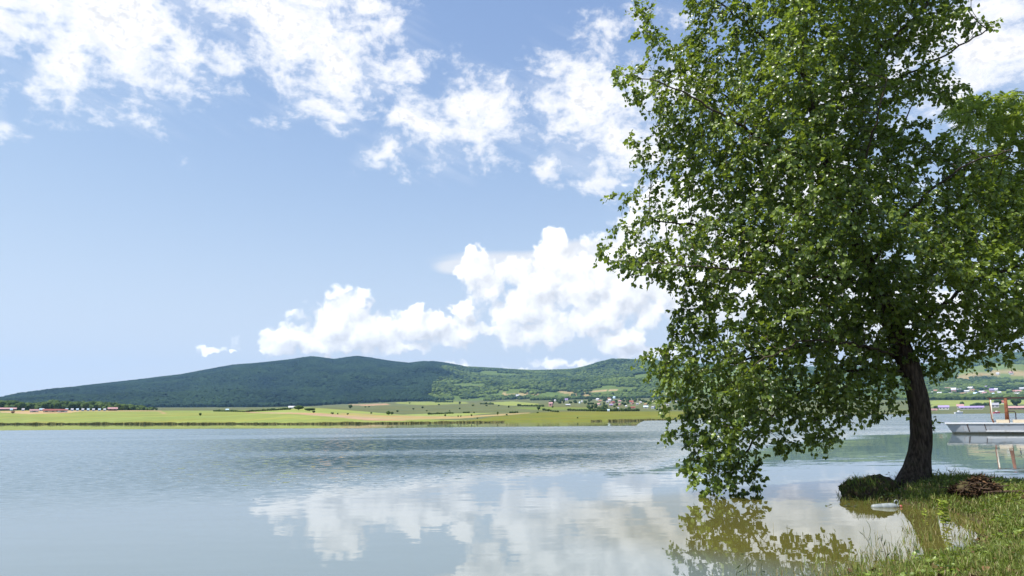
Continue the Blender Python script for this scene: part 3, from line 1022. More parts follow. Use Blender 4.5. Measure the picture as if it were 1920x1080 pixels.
def edge_dist(x, y, poly):
    a, b = poly, np.roll(poly, -1, 0)
    best = np.full(x.shape, 1e9)
    for (ax, ay), (bx_, by_) in zip(a, b):
        dx, dy = bx_ - ax, by_ - ay
        t = np.clip(((x - ax) * dx + (y - ay) * dy) / (dx * dx + dy * dy + 1e-9), 0, 1)
        best = np.minimum(best, np.hypot(x - ax - t * dx, y - ay - t * dy))
    return best


def crown_points(n, seed):
    r = np.random.default_rng(seed)
    x, y = r.uniform(1105, 2065, n), r.uniform(-470, 942, n)
    k = in_poly(x, y, outline)
    x, y = x[k], y[k]
    d = edge_dist(x, y, OP) * M_PX
    T = np.minimum(2.9, 0.22 + 0.95 * d)
    u = r.uniform(-1, 1, len(x))
    dy = u * T
    tilt = np.interp(y, [-400, 500, 700, 930], [0.0, 0.0, 0.0, -0.15]) * sstep(x, 1700, 1450)      # the low boughs lean away over the water
    p = on_y(x, y, TREE_Y + 0.1 + tilt + dy)
    cl = np.stack([VN.fbm(p[:, 0] * 0.75 + 9 + q, p[:, 2] * 0.85 + p[:, 1] * 0.6 + q * 3, 3) for q in (0, 11)], 0).mean(0)
    shell = np.abs(u)
    keep = r.random(len(x)) < np.clip(0.35 + 0.9 * shell, 0, 1) * np.clip((cl - 0.36) * 8, 0.05, 1)
    keep |= (y > 430) & (y < 800) & (r.random(len(x)) < 0.16)          # the middle of the crown is closed
    # daylight shows below the bough line and by the trunk
    hole = np.zeros(len(x), bool)
    for hx, hy, hrx, hry in ((1725, 215, 60, 42), (1690, 120, 36, 30), (1800, 90, 46, 40), (1745, 335, 26, 26), (1770, 545, 36, 22), (1610, 530, 22, 16), (1875, 600, 24, 20), (1780, 640, 40, 22),
                             (1600, 800, 40, 20), (1240, 300, 26, 26), (1345, 60, 26, 22), (1640, 720, 22, 20), (1700, 480, 24, 24), (1390, 545, 26, 16)):
        hole |= ((x - hx) / hrx) ** 2 + ((y - hy) / hry) ** 2 < 1
    return p[keep & ~(hole & (r.random(len(x)) < 0.93))]


def build_poplar():
    base = tp(1718, 905)
    root = empty('broadleaf_tree', base, 0, label='tall leafy green tree leaning from a dark curved trunk at the lake edge', category='tree')
    off = np.array(base)
    tr = np.array([tp(x, y, d) for x, y, w, d in trunk_px])
    trw = np.array([w for _, _, w, _ in trunk_px]) * M_PX * 0.8
    step = 0.18
    path = resample(tr, step)
    dl = np.concatenate([[0], np.cumsum(np.linalg.norm(np.diff(tr, axis=0), axis=1))])
    pl = np.linspace(0, dl[-1], len(path))
    prad = np.interp(pl, dl, trw)
    # ---- trunk: a many-sided skin with ridges and a root flare
    nseg = 36
    fine_path = resample(path, 0.05)
    fl = np.linspace(0, dl[-1], len(fine_path))
    fr = np.interp(fl, dl, trw)
    ang = np.linspace(0, 2 * PI, nseg, endpoint=False)
    dirv = np.gradient(fine_path, axis=0)
    dirv /= np.linalg.norm(dirv, axis=1, keepdims=True)
    sx = np.cross(dirv, [[0, 1.0, 0]])
    sx /= np.linalg.norm(sx, axis=1, keepdims=True)
    sy = np.cross(sx, dirv)
    A_, L_ = np.meshgrid(ang, fl)
    ridge = 1 + 0.16 * (VN.fbm(np.cos(A_) * 3.4 + 20 + L_ * 0.25, np.sin(A_) * 3.4 + 20 + L_ * 0.5, 3) - 0.5) + 0.16 * (np.abs(VN.fbm(np.cos(A_) * 9 + 40, np.sin(A_) * 9 + 40 + L_ * 1.3, 2) - 0.5) * 2 - 0.25)
    flare = 1 + 0.25 * np.exp(-np.maximum(L_ - 0.3, 0) / 0.2) * (0.6 + np.sin(A_ * 5 + 0.7) * 0.5)
    rad_ = fr[:, None] * ridge * flare
    V = fine_path[:, None] + sx[:, None] * (np.cos(A_) * rad_)[..., None] + sy[:, None] * (np.sin(A_) * rad_)[..., None]
    iv = np.arange(V.shape[0] * nseg).reshape(-1, nseg)
    q = np.stack([iv[:-1], np.roll(iv[:-1], -1, 1), np.roll(iv[1:], -1, 1), iv[1:]], -1).reshape(-1, 4)
    link('trunk', np_mesh('trunk', V.reshape(-1, 3) - off, q, True), m_bark, root)
    # ---- skeleton
    P, par = list(path), [0] + list(range(len(path) - 1))
    owner = [-1] * len(path)
    for li, lp in enumerate(limbs_px):
        pts = np.array([tp(x, y, d) for x, y, d in lp])
        j = int(np.argmin(np.linalg.norm(path - pts[0], axis=1)))
        pts[0] = path[j]
        rs = resample(pts, step)
        rs[1:] += np.random.default_rng(li).normal(0, 0.02, rs[1:].shape)
        prev = j
        for k in rs[1:]:
            P.append(k)
            par.append(prev)
            owner.append(li)
            prev = len(P) - 1
    att = crown_points(60000, 5)
    att = att[np.random.default_rng(2).permutation(len(att))[:13500]]
    P, par = colonize(P, par, att, step, 1.5, 0.19, 160, 0.05, 4)
    rad, kids = pipe_radii(P, par, 0.0034, 2.25)
    own = np.full(len(P), -1)
    own[:len(owner)] = owner
    for i in range(len(owner), len(P)):
        own[i] = own[par[i]]
    thick = rad > 0.013
    # every bough with its thicker branches is a part; the thin twigs are one mass
    for li in range(len(limbs_px)):
        sel = (own == li) & thick
        if sel.sum() > 3:
            v, f = tubes(P, par, rad, sel, 7)
            link('bough', np_mesh('bough', v - off, f, True), m_twig if False else m_bark, root)
    sel = (own == -1) & thick
    sel[:len(path)] = False
    thin = ~thick
    thin[:len(path)] = False
    thin |= sel
    v, f = tubes(P, par, rad, thin, 4)
    # ---- leaves along the thin ends
    r = np.random.default_rng(9)
    ln = np.nonzero((rad < 0.0105) & (np.arange(len(P)) >= len(owner)))[0]
    tips = np.nonzero((kids == 0) & (np.arange(len(P)) >= len(owner)))[0]
    seg = P - P[par]
    seg /= np.maximum(np.linalg.norm(seg, axis=1, keepdims=True), 1e-6)
    ctr = np.array(tp(1560, 380))
    # short twigs beyond the skeleton's tips, hanging
    tw = np.repeat(tips, 3)
    tdir = seg[tw] + r.normal(0, 0.55, (len(tw), 3)) + np.array([0, 0, -0.25])
    tdir /= np.linalg.norm(tdir, axis=1, keepdims=True)
    tl = r.uniform(0.12, 0.30, len(tw))
    tend = P[tw] + tdir * tl[:, None] + np.array([0, 0, -1]) * (tl ** 2)[:, None] * 0.8
    TP = np.concatenate([P[tw], tend])
    v2, f2 = tubes(TP, np.concatenate([np.arange(len(tw)), np.arange(len(tw))]), np.full(len(TP), 0.0026), np.arange(len(TP)) >= len(tw), 3)
    link('twigs', np_mesh('twigs', np.concatenate([v, v2]) - off, [f, f2 + len(v)], True), m_twig, root, kind='stuff')
    pos, dd, nn = [], [], []

    def hang(at, along, n, spread):
        k = np.repeat(np.arange(len(at)), n)
        rnd = r.normal(0, 1, (len(k), 3))
        a = along[k]
        d = a * 0.45 + rnd * 0.50 + np.array([0, 0, -0.62])
        out = at[k] - ctr
        out /= np.maximum(np.linalg.norm(out, axis=1, keepdims=True), 1e-6)
        nr_ = r.normal(0, 0.55, (len(k), 3)) + out * 0.35 + np.array([0, 0, 0.75])
        pos.append(at[k] + rnd[:, ::-1] * spread)
        dd.append(d)
        nn.append(nr_)

    hang(P[ln] - seg[ln] * step * r.random((len(ln), 1)), seg[ln], 5, 0.055)
    for t in (0.2, 0.45, 0.7, 1.0):
        hang(P[tw] + (tend - P[tw]) * t, tdir, 2, 0.03)
    # a sprig of young leaves low on the right of the trunk
    sg = np.array([tp(x, y, -0.1) for x, y in ((1748, 806), (1752, 798), (1755, 790), (1757, 783), (1762, 792), (1750, 786))])
    hang(sg, np.tile([[0.5, 0, 0.5]], (6, 1)), 2, 0.02)
    pos, dd, nn = np.concatenate(pos), np.concatenate(dd), np.concatenate(nn)
    ok = (pos[:, 2] > 0.06)
    pos, dd, nn = pos[ok], dd[ok], nn[ok]
    size = r.uniform(0.058, 0.120, len(pos))
    big = VN.fbm(pos[:, 0] * 1.1 + 3, pos[:, 2] * 1.1 + pos[:, 1] * 0.7, 2)
    tint = np.clip(r.normal(0.45, 0.25, len(pos)) + (big - 0.5) * 1.1, 0, 1)
    print('tree nodes', len(P), 'leaves', len(pos))
    # the nearest leaves are single parts, the rest one mass
    vx, vy = to_px(pos)
    dist = np.linalg.norm(pos - np.array([0, 0, EYE]), axis=1) + 100 * ((vx < 0) | (vx > 1915) | (vy < 4) | (vy > 1075))
    near = np.argsort(dist)[:300]
    rest = np.ones(len(pos), bool)
    rest[near] = False
    link('foliage', leaves_mesh('foliage', pos[rest] - off, dd[rest], nn[rest], size[rest], tint[rest]), m_leaf, root, kind='stuff')
    ms = [np_mesh('leaf', LEAF, LEAF_Q, False, {'tint': np.full(9, t)}) for t in (0.2, 0.45, 0.7)]
    x, y, z = leaf_frames(pos[near], dd[near], nn[near])
    for i in range(len(near)):
        o = link('leaf', ms[i % 3], m_leaf, root)
        s = size[near[i]]
        rot = Matrix((x[i], y[i], z[i])).transposed().to_4x4()
        o.matrix_local = Matrix.Translation(pos[near[i]] - off) @ rot @ Matrix.Scale(s, 4)
    return root


build_poplar()

# ---------------------------------------------------------------- near bank
edge_px = [(1400, 1150), (1560, 1102), (1640, 1080), (1690, 1064), (1720, 1056), (1760, 1048), (1830, 1032), (1858, 1006), (1846, 980), (1790, 962), (1745, 953), (1700, 946), (1655, 938)]
EW = [tuple(on_z(x, y)[:2]) for x, y in edge_px]
tb = tp(1718, 905)
shore_poly = EW + [(tb[0] - 0.55, tb[1] + 0.15), (tb[0] - 0.1, tb[1] + 0.75), (tb[0] + 1.2, tb[1] + 0.9), (tb[0] + 2.8, tb[1] + 1.1), (tb[0] + 6, tb[1] + 1.6), (30, 16.5), (30, -30), (-14, -30), (-7, -4), (-1.2, 4.6)]
SP = np.array(shore_poly)


def shore_sd(x, y):
    """Distance to the water line, positive on land."""
    d = edge_dist(x, y, SP)
    return np.where(in_poly(x, y, SP), d, -d)


def ground_h(x, y):
    x, y = np.asarray(x, float), np.asarray(y, float)
    sd = shore_sd(x, y)
    n = VN.fbm(x * 0.9 + 11, y * 0.9 + 5, 3) - 0.5
    n2 = VN.fbm(x * 3.5 + 2, y * 3.5 + 8, 3) - 0.5
    sd = sd + n * 0.25 + n2 * 0.10
    z = np.where(sd > 0, 0.30 * (1 - np.exp(-np.maximum(sd, 0) / 1.1)), 0.16 * np.maximum(sd, -6))
    dt = np.hypot((x - tb[0]) / 1.1, (y - tb[1]) / 0.9)
    z = np.where(sd > 0, z + 0.07 * np.exp(-(dt / 1.2) ** 2) * (1 - np.exp(-np.maximum(sd, 0) / 0.25)), z)
    z = z + 0.02 * np.exp(-dt ** 2) * sstep(sd, -0.05, 0.35) + sstep(sd, 0.0, 0.5) * (n * 0.05 + n2 * 0.045)
    # the flooded hollow in front of the trunk stays a hand deep
    return np.maximum(z, -1.2)


gxs = np.concatenate([np.linspace(-16, -2, 40), np.linspace(-1.8, 13, 170), np.linspace(13.3, 32, 40)])
gys = np.concatenate([np.linspace(-28, 4, 60), np.linspace(4.1, 16.5, 150), np.linspace(16.8, 24, 20)])
GX, GY = np.meshgrid(gxs, gys, indexing='ij')
GZ = ground_h(GX.ravel(), GY.ravel()).reshape(GX.shape)


def gz(x, y):
    i = np.clip(np.searchsorted(gxs, x) - 1, 0, len(gxs) - 2)
    j = np.clip(np.searchsorted(gys, y) - 1, 0, len(gys) - 2)
    fx = (x - gxs[i]) / (gxs[i + 1] - gxs[i])
    fy = (y - gys[j]) / (gys[j + 1] - gys[j])
    return (GZ[i, j] * (1 - fx) + GZ[i + 1, j] * fx) * (1 - fy) + (GZ[i, j + 1] * (1 - fx) + GZ[i + 1, j + 1] * fx) * fy


m_ground, N = material('bank_soil')
p = N.pos()
s1 = N.noise(p, 2.2, 4, 0.6)
s2 = N.noise(p, 30, 4, 0.65)
gc = N.mix(N.smooth(s1, 0.35, 0.65), (0.050, 0.040, 0.022), (0.060, 0.062, 0.022))
gc = N.mix(N.smooth(s2, 0.45, 0.7), gc, (0.11, 0.085, 0.045))
N.out(N.principled(gc, 0.95, 0.1, normal=N.bump(s2, 0.8, 0.02)))
gi_ = np.arange(GX.size).reshape(GX.shape)
gq = np.stack([gi_[:-1, :-1], gi_[1:, :-1], gi_[1:, 1:], gi_[:-1, 1:]], -1).reshape(-1, 4)
link('ground', np_mesh('ground', np.stack([GX, GY, GZ], -1).reshape(-1, 3), gq, True), m_ground, kind='structure')

# ---- grass
m_grass, N = material('grass_blades')
t = N.attr('tint')
dry = N.attr('dry')
gcol = N.mix(t, (0.056, 0.102, 0.014), (0.190, 0.250, 0.034))
gcol = N.mix(dry, gcol, (0.26, 0.20, 0.085))
tr = N.new('ShaderNodeBsdfTranslucent')
N.put(tr.inputs[0], N.mix(dry, (0.20, 0.27, 0.03), (0.3, 0.24, 0.1)))
N.out(N.add_shader(0.32, N.principled(gcol, 0.5, 0.4), tr.outputs[0]))


def blades(name, x, y, z, h, w, tint, dry, bend, seed, props=None, parent=None, mat=None, off=(0, 0, 0)):
    r = np.random.default_rng(seed)
    n = len(x)
    a = r.uniform(0, 2 * PI, n)
    side = np.stack([np.cos(a), np.sin(a), a * 0], -1) * w[:, None]
    b = a + PI / 2 + r.normal(0, 0.5, n)
    out = np.stack([np.cos(b), np.sin(b), b * 0], -1) * (bend * h)[:, None]
    base = np.stack([x, y, z], -1) - np.array(off)
    up = np.zeros((n, 3))
    up[:, 2] = h
    m1 = base + up * 0.5 + out * 0.22
    m2 = base + up * 0.85 + out * 0.6
    tp_ = base + up * (1.0 - 0.25 * bend)[:, None] + out
    v = np.stack([base - side, base + side, m1 + side * 0.85, m1 - side * 0.85, m2 + side * 0.5, m2 - side * 0.5, tp_], 1).reshape(-1, 3)
    k = np.arange(n)[:, None] * 7
    f = [k + np.array([[0, 1, 2, 3]]), k + np.array([[3, 2, 4, 5]]), k + np.array([[5, 4, 6]])]
    return link(name, np_mesh(name, v, f, False, {'tint': np.repeat(tint, 7), 'dry': np.repeat(dry, 7)}), mat or m_grass, parent, **(props or {'kind': 'stuff'}))


def grass_field(n, seed):
    r = np.random.default_rng(seed)
    x, y = r.uniform(0.3, 13.5, n), r.uniform(5.3, 17.0, n)
    d = np.hypot(x, y)
    sd = shore_sd(x, y)
    cl = VN.fbm(x * 1.6 + 3, y * 1.6 + 8, 3)
    cl2 = VN.fbm(x * 5 + 30, y * 5 + 18, 2)
    qx, qy = to_px(np.stack([x, y, x * 0], -1))
    near = np.clip(9.0 / d, 0.4, 1.4)
    prob = np.where(sd > 0.0, 0.25 + 1.5 * sstep(cl, 0.28, 0.6), 0)
    prob = np.where((sd <= 0) & (sd > -0.9), 0.9 * np.exp(sd / 0.22) * (0.3 + cl2), prob)
    # flooded hollow: sparse stems stand in the water
    hol = (qx > 1690) & (qx < 1850) & (qy > 945) & (qy < 1062) & (sd <= 0)
    prob = np.where(hol, 0.012 + 0.17 * sstep(cl2, 0.50, 0.72) + 0.15 * np.exp(sd / 0.08), prob)
    front = (qx > 1230) & (qy > 1050) & (sd <= 0)
    prob = np.where(front, np.maximum(prob, 0.14 * sstep(qy, 1056, 1084) * sstep(qx, 1380, 1640)), prob)
    vis = (qx > 1150) & (qx < 2080) & (qy < 1190)
    prob = np.where((qx < 1700) & (qx > 1590) & (qy > 936) & (qy < 960), prob * 0.25, prob)
    k = vis & (r.random(n) < prob * near * 0.8)
    x, y, d, sd, cl, cl2 = x[k], y[k], d[k], sd[k], cl[k], cl2[k]
    z = gz(x, y) - 0.01
    h = r.gamma(5, 0.0105, len(x)) * (0.6 + 0.9 * cl2) + 0.015
    dt = np.hypot(x - tb[0] - 0.5, y - tb[1] - 0.25)
    h = h + np.where(dt < 1.5, r.gamma(3, 0.030, len(x)) * (1.5 - dt).clip(0, 1), 0)
    h = np.where(sd <= 0, np.maximum(-z, 0) + h * 0.9 + 0.01, h)
    w = r.uniform(0.0028, 0.0062, len(x)) * np.clip(d / 9, 0.9, 1.5)
    tint = np.clip(r.normal(0.5, 0.25, len(x)) + (cl - 0.5) * 0.9, 0, 1)
    dryp = 0.09 + 0.30 * sstep(cl2, 0.52, 0.68) + 0.25 * (sd < 0.15)
    dry = np.where(r.random(len(x)) < dryp, r.uniform(0.4, 1, len(x)), r.uniform(0, 0.12, len(x)))
    return blades('grass', x, y, z, h, w, tint, dry, r.uniform(0.1, 0.9, len(x)), seed + 1)


grass_field(620000, 21)

# ---- low broad-leaved herbs and fallen leaves in the grass
r = np.random.default_rng(31)
n = 26000
x, y = r.uniform(3.0, 13, n), r.uniform(5.5, 16, n)
sd = shore_sd(x, y)
pat = VN.fbm(x * 2.2 + 60, y * 2.2 + 33, 3)
k = (sd > 0.0) & (r.random(n) < sstep(pat, 0.5, 0.66))
x, y = x[k], y[k]
pos = np.stack([x, y, gz(x, y) + r.uniform(0.02, 0.10, len(x))], -1)
link('herb_leaves', leaves_mesh('herb_leaves', pos, r.normal(0, 1, (len(x), 3)) * [1, 1, .35], r.normal(0, .35, (len(x), 3)) + [0, 0, 1], r.uniform(0.025, 0.06, len(x)), np.clip(r.normal(.7, .3, len(x)), 0, 1)), m_leaf, kind='stuff')
m_dry, N = material('dry_leaf')
N.out(N.principled(N.mix(N.attr('tint'), (0.034, 0.020, 0.012), (0.19, 0.11, 0.055)), 0.8, 0.15))
n = 15000
x, y = r.uniform(3.0, 13, n), r.uniform(5.5, 16, n)
pat = VN.fbm(x * 1.7 + 90, y * 1.7 + 3, 3)
k = (shore_sd(x, y) > -0.12) & (r.random(n) < 0.06 + 0.9 * sstep(pat, 0.55, 0.66))
x, y = x[k], y[k]
pos = np.stack([x, y, np.maximum(gz(x, y), 0) + r.uniform(0.01, 0.05, len(x))], -1)
link('fallen_leaves', leaves_mesh('fallen_leaves', pos, r.normal(0, 1, (len(x), 3)) * [1, 1, .3], r.normal(0, .5, (len(x), 3)) + [0, 0, 1], r.uniform(0.03, 0.075, len(x)), r.random(len(x))), m_dry, kind='stuff')

# ---- mossy hump beside the trunk
m_hump, N = material('mossy_earth')
o = N.objpos()
h1 = N.noise(o, 7, 5, 0.65)
h2 = N.noise(o, 22, 4, 0.6)
hc = N.mix(N.smooth(h1, 0.4, 0.62), (0.045, 0.030, 0.022), (0.050, 0.062, 0.018))
hc = N.mix(N.smooth(h2, 0.55, 0.75), hc, (0.14, 0.10, 0.07))
N.out(N.principled(hc, 0.95, 0.1, normal=N.bump(h2, 0.9, 0.03)))


def lump(name, c, s, seed, mat, sub=40, amp=0.35, parent=None, freq=1.6):
    u = np.linspace(0, 2 * PI, sub, endpoint=False)
    w_ = np.linspace(-PI / 2, PI / 2, sub // 2)
    U, V_ = np.meshgrid(u, w_)
    n_ = np.stack([np.cos(U) * np.cos(V_), np.sin(U) * np.cos(V_), np.sin(V_)], -1)
    vn = VNoise(seed)
    k = 1 + amp * (vn.fbm(n_[..., 0] * freq + 20 + n_[..., 2] * 1.3, n_[..., 1] * freq + 30 - n_[..., 2], 5) - 0.5) * 2
    v = n_ * k[..., None] * np.array(s)
    i_ = np.arange(U.size).reshape(U.shape)
    f = np.stack([i_[:-1], np.roll(i_[:-1], -1, 1), np.roll(i_[1:], -1, 1), i_[1:]], -1).reshape(-1, 4)
    me = np_mesh(name, (v + np.array(c)).reshape(-1, 3), f, True)
    return link(name, me, mat, parent)


hb = on_z(1655, 936)
hc_ = np.array([hb[0] - 0.02, hb[1] + 0.55, 0.0])
hump = empty('earth_hump', hc_, 0, label='dark mossy earth hump at the water edge left of the tree trunk', category='hump')
lump('hump_body', (0, 0, 0.06), (0.40, 0.34, 0.22), 5, m_hump, 64, 0.34, hump, 3.0)
lump('hump_shoulder', (0.22, 0.02, 0.13), (0.28, 0.28, 0.20), 8, m_hump, 56, 0.34, hump, 3.0)
n = 800
a, e = r.uniform(0, 2 * PI, n), r.uniform(0.15, 1.3, n)
hx, hy, hz_ = 0.42 * np.cos(a) * np.cos(e), 0.35 * np.sin(a) * np.cos(e), 0.06 + 0.25 * np.sin(e)
blades('moss_grass', hx, hy, hz_ - 0.02, r.gamma(3, 0.014, n) + 0.02, r.uniform(0.003, 0.005, n), r.uniform(0, 0.7, n), (r.random(n) < 0.25) * 0.8, r.uniform(0.3, 1.0, n), 77, {'kind': 'stuff'}, hump)

# ---- white plastic canister lying in the water
m_white, N = material('white_plastic_shaded')
wn = N.noise(N.objpos(), 14, 4, 0.6)
N.out(N.principled(N.mix(N.smooth(wn, 0.5, 0.75), (0.24, 0.27, 0.275), (0.15, 0.16, 0.14)), 0.45, 0.5))  # white dulled to grey: the crown's shade is put into the colour
m_cap, N = material('red_plastic_cap')
N.out(N.principled((0.34, 0.09, 0.07), 0.5, 0.5))
cb = on_z(1664, 951)
can = empty('plastic_canister', (cb[0], cb[1], -0.022), R(-4), label='white plastic canister with ring handle and red cap floating beside the mossy hump', category='canister')
mb = MB()
prof = [(-0.27, 0.012), (-0.265, 0.03), (-0.24, 0.045), (-0.18, 0.05), (-0.11, 0.056), (-0.10, 0.052), (-0.09, 0.058), (0.0, 0.064), (0.01, 0.059), (0.02, 0.064), (0.09, 0.062), (0.13, 0.05), (0.16, 0.035), (0.18, 0.024), (0.20, 0.023)]
mb.tube([(x_, 0, 0.022 + 0.02 * (x_ + 0.27)) for x_, _ in prof], [q for _, q in prof], 18)
link('body', mb.mesh('body', True), m_white, can)
mb = MB()
ring = [(0.155 + 0.032 * math.cos(q), 0.0, 0.098 + 0.040 * math.sin(q)) for q in np.linspace(0, 2 * PI, 17)]
mb.tube(ring, 0.010, 8, False)
link('handle_ring', mb.mesh('handle_ring', True), m_white, can)
mb = MB()
mb.tube([(0.20, 0, 0.032), (0.205, 0, 0.032), (0.235, 0, 0.033), (0.24, 0, 0.033)], [0.022, 0.029, 0.029, 0.024], 14)
link('cap', mb.mesh('cap', True), m_cap, can)

# ---- brush pile
pc = on_z(1850, 929, 0.2)
PS = 0.84
pile = empty('brush_pile', (pc[0], pc[1] + 0.25, float(gz(pc[0], pc[1] + 0.25))), 0, label='brown heap of dry leaves and dead sticks on the grassy bank', category='brush pile')
m_stick, N = material('dead_wood')
N.out(N.principled(N.mix(N.smooth(N.noise(N.objpos(), 18, 3, 0.6), 0.4, 0.65), (0.040, 0.026, 0.019), (0.125, 0.085, 0.056)), 0.9, 0.1))
lump('litter_core', (0, 0, 0.02), (0.44, 0.32, 0.26), 12, m_ground, 36, 0.35, pile, 2.0)
for i in range(26):
    mb = MB()
    a = r.uniform(-0.9, 0.9) + (PI if i % 2 else 0)
    L_ = r.uniform(0.25, 0.62)
    c0_ = np.array([r.uniform(-.42, .42), r.uniform(-.3, .25), 0])
    c0_[2] = 0.05 + 0.24 * math.exp(-(c0_[0] / 0.36) ** 2) * r.uniform(0.5, 1.1)
    dvec = np.array([math.cos(a), math.sin(a) * 0.8, r.uniform(-.35, .45)]) * L_ / 2
    pth = [c0_ - dvec, c0_ + np.array([0, 0, r.uniform(-.02, .05)]), c0_ + dvec * 0.7, c0_ + dvec + r.normal(0, .03, 3)]
    q = r.uniform(0.006, 0.016)
    mb.tube(pth, [q, q * .9, q * .7, q * .35], 6)
    link('stick', mb.mesh('stick', True), m_stick, pile)
n = 2600
a = r.uniform(0, 2 * PI, n)
rr = np.sqrt(r.random(n))
lx, ly = 0.52 * rr * np.cos(a) + 0.04, 0.36 * rr * np.sin(a)
lz = 0.03 + 0.30 * np.exp(-(lx / 0.36) ** 2 - (ly / 0.30) ** 2) * r.uniform(0.55, 1.12, n) * (1 + 0.25 * np.sin(lx * 9))
strip = LEAF * np.array([1.5, 0.55, 1.6])
link('dry_leaves', leaves_mesh('dry_leaves', np.stack([lx, ly, lz], -1), r.normal(0, 1, (n, 3)) * [1, 1, .55] + [0, -.2, -.25], r.normal(0, .8, (n, 3)) + [0, -.3, .8], r.uniform(0.05, 0.11, n), r.random(n) ** 2.8, strip), m_dry, pile, kind='stuff')
hump.scale = (1.2, 1.15, 1.15)
pile.scale = (PS, PS, PS)
sc_ = on_z(1895, 931, 0.2)
st = empty('fallen_branch', (sc_[0], sc_[1], float(gz(sc_[0], sc_[1])) + 0.03), 0, label='thin brown dead branch lying on grass right of the brush pile', category='branch')
mb = MB()
mb.tube([(-0.42, 0.05, 0.02), (-0.15, 0.0, 0.035), (0.2, -0.03, 0.03), (0.75, 0.02, 0.03)], [0.012, 0.022, 0.026, 0.03], 8)
link('limb_wood', mb.mesh('limb_wood', True), m_stick, st)
mb = MB()
mb.tube([(-0.1, 0.0, 0.04), (-0.22, -0.06, 0.12), (-0.3, -0.07, 0.22)], [0.01, 0.007, 0.003], 6)
link('side_twig', mb.mesh('side_twig', True), m_stick, st)

# ---- plants with leaves one can pick apart
m_sap = leaf_mat('sapling_leaf', (0.16, 0.22, 0.025), (0.30, 0.36, 0.05), (0.45, 0.55, 0.06), 0.5, 0.4)
m_weed = leaf_mat('weed_leaf', (0.020, 0.040, 0.014), (0.06, 0.09, 0.025), (0.10, 0.16, 0.02), 0.6, 0.25)
m_stem, N = material('green_stem')
N.out(N.principled((0.075, 0.085, 0.030), 0.7, 0.2))
m_redstem, N = material('reddish_stem')
N.out(N.principled((0.11, 0.050, 0.030), 0.7, 0.2))


def leafy_plant(name, loc, h, n, size, lm, sm, label, cat, seed, lean=(0, 0), thick=0.006, group=None, slim=1.0, spread=1.0):
    r = np.random.default_rng(seed)
    root = empty(name, loc, 0, label=label, category=cat)
    if group:
        root['group'] = group
    mb = MB()
    ts = np.linspace(0, 1, 6)
    pts = np.stack([lean[0] * ts ** 1.6 + np.cumsum(r.normal(0, 0.006, 6)), lean[1] * ts ** 1.6, ts * h - 0.03], -1)
    mb.tube(pts, list(np.interp(ts, [0, 1], [thick, thick * 0.35])), 6)
    link('stem', mb.mesh('stem', True), sm, root)
    shp = LEAF * np.array([1, slim, 1])
    ms = [np_mesh('leaf', shp, LEAF_Q, False, {'tint': np.full(9, q)}) for q in (0.2, 0.6, 0.95)]
    for i in range(n):
        t_ = 0.22 + 0.78 * (i + 0.5) / n
        p_ = np.array([np.interp(t_, ts, pts[:, j]) for j in range(3)])
        a = i * 2.4 + r.normal(0, 0.3)
        d_ = np.array([[math.cos(a) * spread, math.sin(a) * spread, r.uniform(-0.35, 0.5)]])
        x_, y_, z_ = leaf_frames(p_[None], d_, r.normal(0, 0.3, (1, 3)) + [[0, -0.25, 1]])
        o = link('leaf', ms[i % 3], lm, root)
        rot = Matrix((x_[0], y_[0], z_[0])).transposed().to_4x4()
        o.matrix_local = Matrix.Translation(p_ + d_[0] * 0.01) @ rot @ Matrix.Scale(size * r.uniform(0.7, 1.2), 4)
    return root


def stand(px_, py_, z=0.0):
    q = on_z(px_, py_, z)
    return (q[0], q[1], float(max(gz(q[0], q[1]), -0.05)))


leafy_plant('sapling', stand(1773, 984, 0.0), 0.42, 40, 0.075, m_sap, m_stem, 'small bright yellow green sapling standing in the flooded grass', 'sapling', 1, (-0.03, 0), 0.007)
leafy_plant('sapling', stand(1735, 966, 0.03), 0.20, 12, 0.05, m_sap, m_stem, 'tiny pale green seedling left of the bright sapling', 'sapling', 2)
w0 = tb[0] + 0.1, tb[1] + 0.35
tall = [((w0[0] + 0.58, w0[1] + 0.35), .52, 15, .13, m_weed, m_redstem, 'tall reddish weed stalk with drooping leaves right of the trunk', (0.0, 0), .014, .42),
        ((w0[0] + 0.36, w0[1] + 0.30), .38, 12, .11, m_weed, m_stem, 'short dark weed growing close against the right of the trunk', (-0.05, 0), .007, .4),
        ((w0[0] + 0.80, w0[1] + 0.45), .34, 10, .11, m_weed, m_stem, 'small dark weed just right of the reddish stalk', (0.08, 0), .006, .4),
        ((w0[0] - 0.50, w0[1] - 0.25), .36, 8, .09, m_weed, m_redstem, 'thin drooping weed at the left foot of the trunk', (-0.08, 0), .005, .45),
        ((w0[0] + 1.02, w0[1] + 0.60), .48, 3, .20, m_weed, m_stem, 'tall bare grass stalk between the trunk and the brush pile', (0.10, 0), .007, .16),
        ((w0[0] + 1.95, w0[1] + 1.25), .36, 8, .08, m_weed, m_stem, 'slim weed on the bank edge behind the brush pile', (0.02, 0), .005, .35)]
for i, ((x_, y_), h_, n_, s_, lm, sm, lab, ln_, tk, sl) in enumerate(tall):
    leafy_plant('weed', (x_, y_, float(gz(x_, y_))), h_, n_, s_, lm, sm, lab, 'weed', 40 + i, ln_, tk, None, sl)
water_stems = [(1632, 1018, .20, 'lone thin stem rising from open water left of the trunk reflection'), (1664, 1050, .34, 'reddish stem with seed head at the front water edge'), (1405, 1078, .34, 'dark reed stalk in the middle of the tree reflection'),
               (1424, 1078, .26, 'short reed stalk right of the dark reed in the reflection'), (1380, 1079, .22, 'leaning reed stalk left of the dark reed in the reflection')]
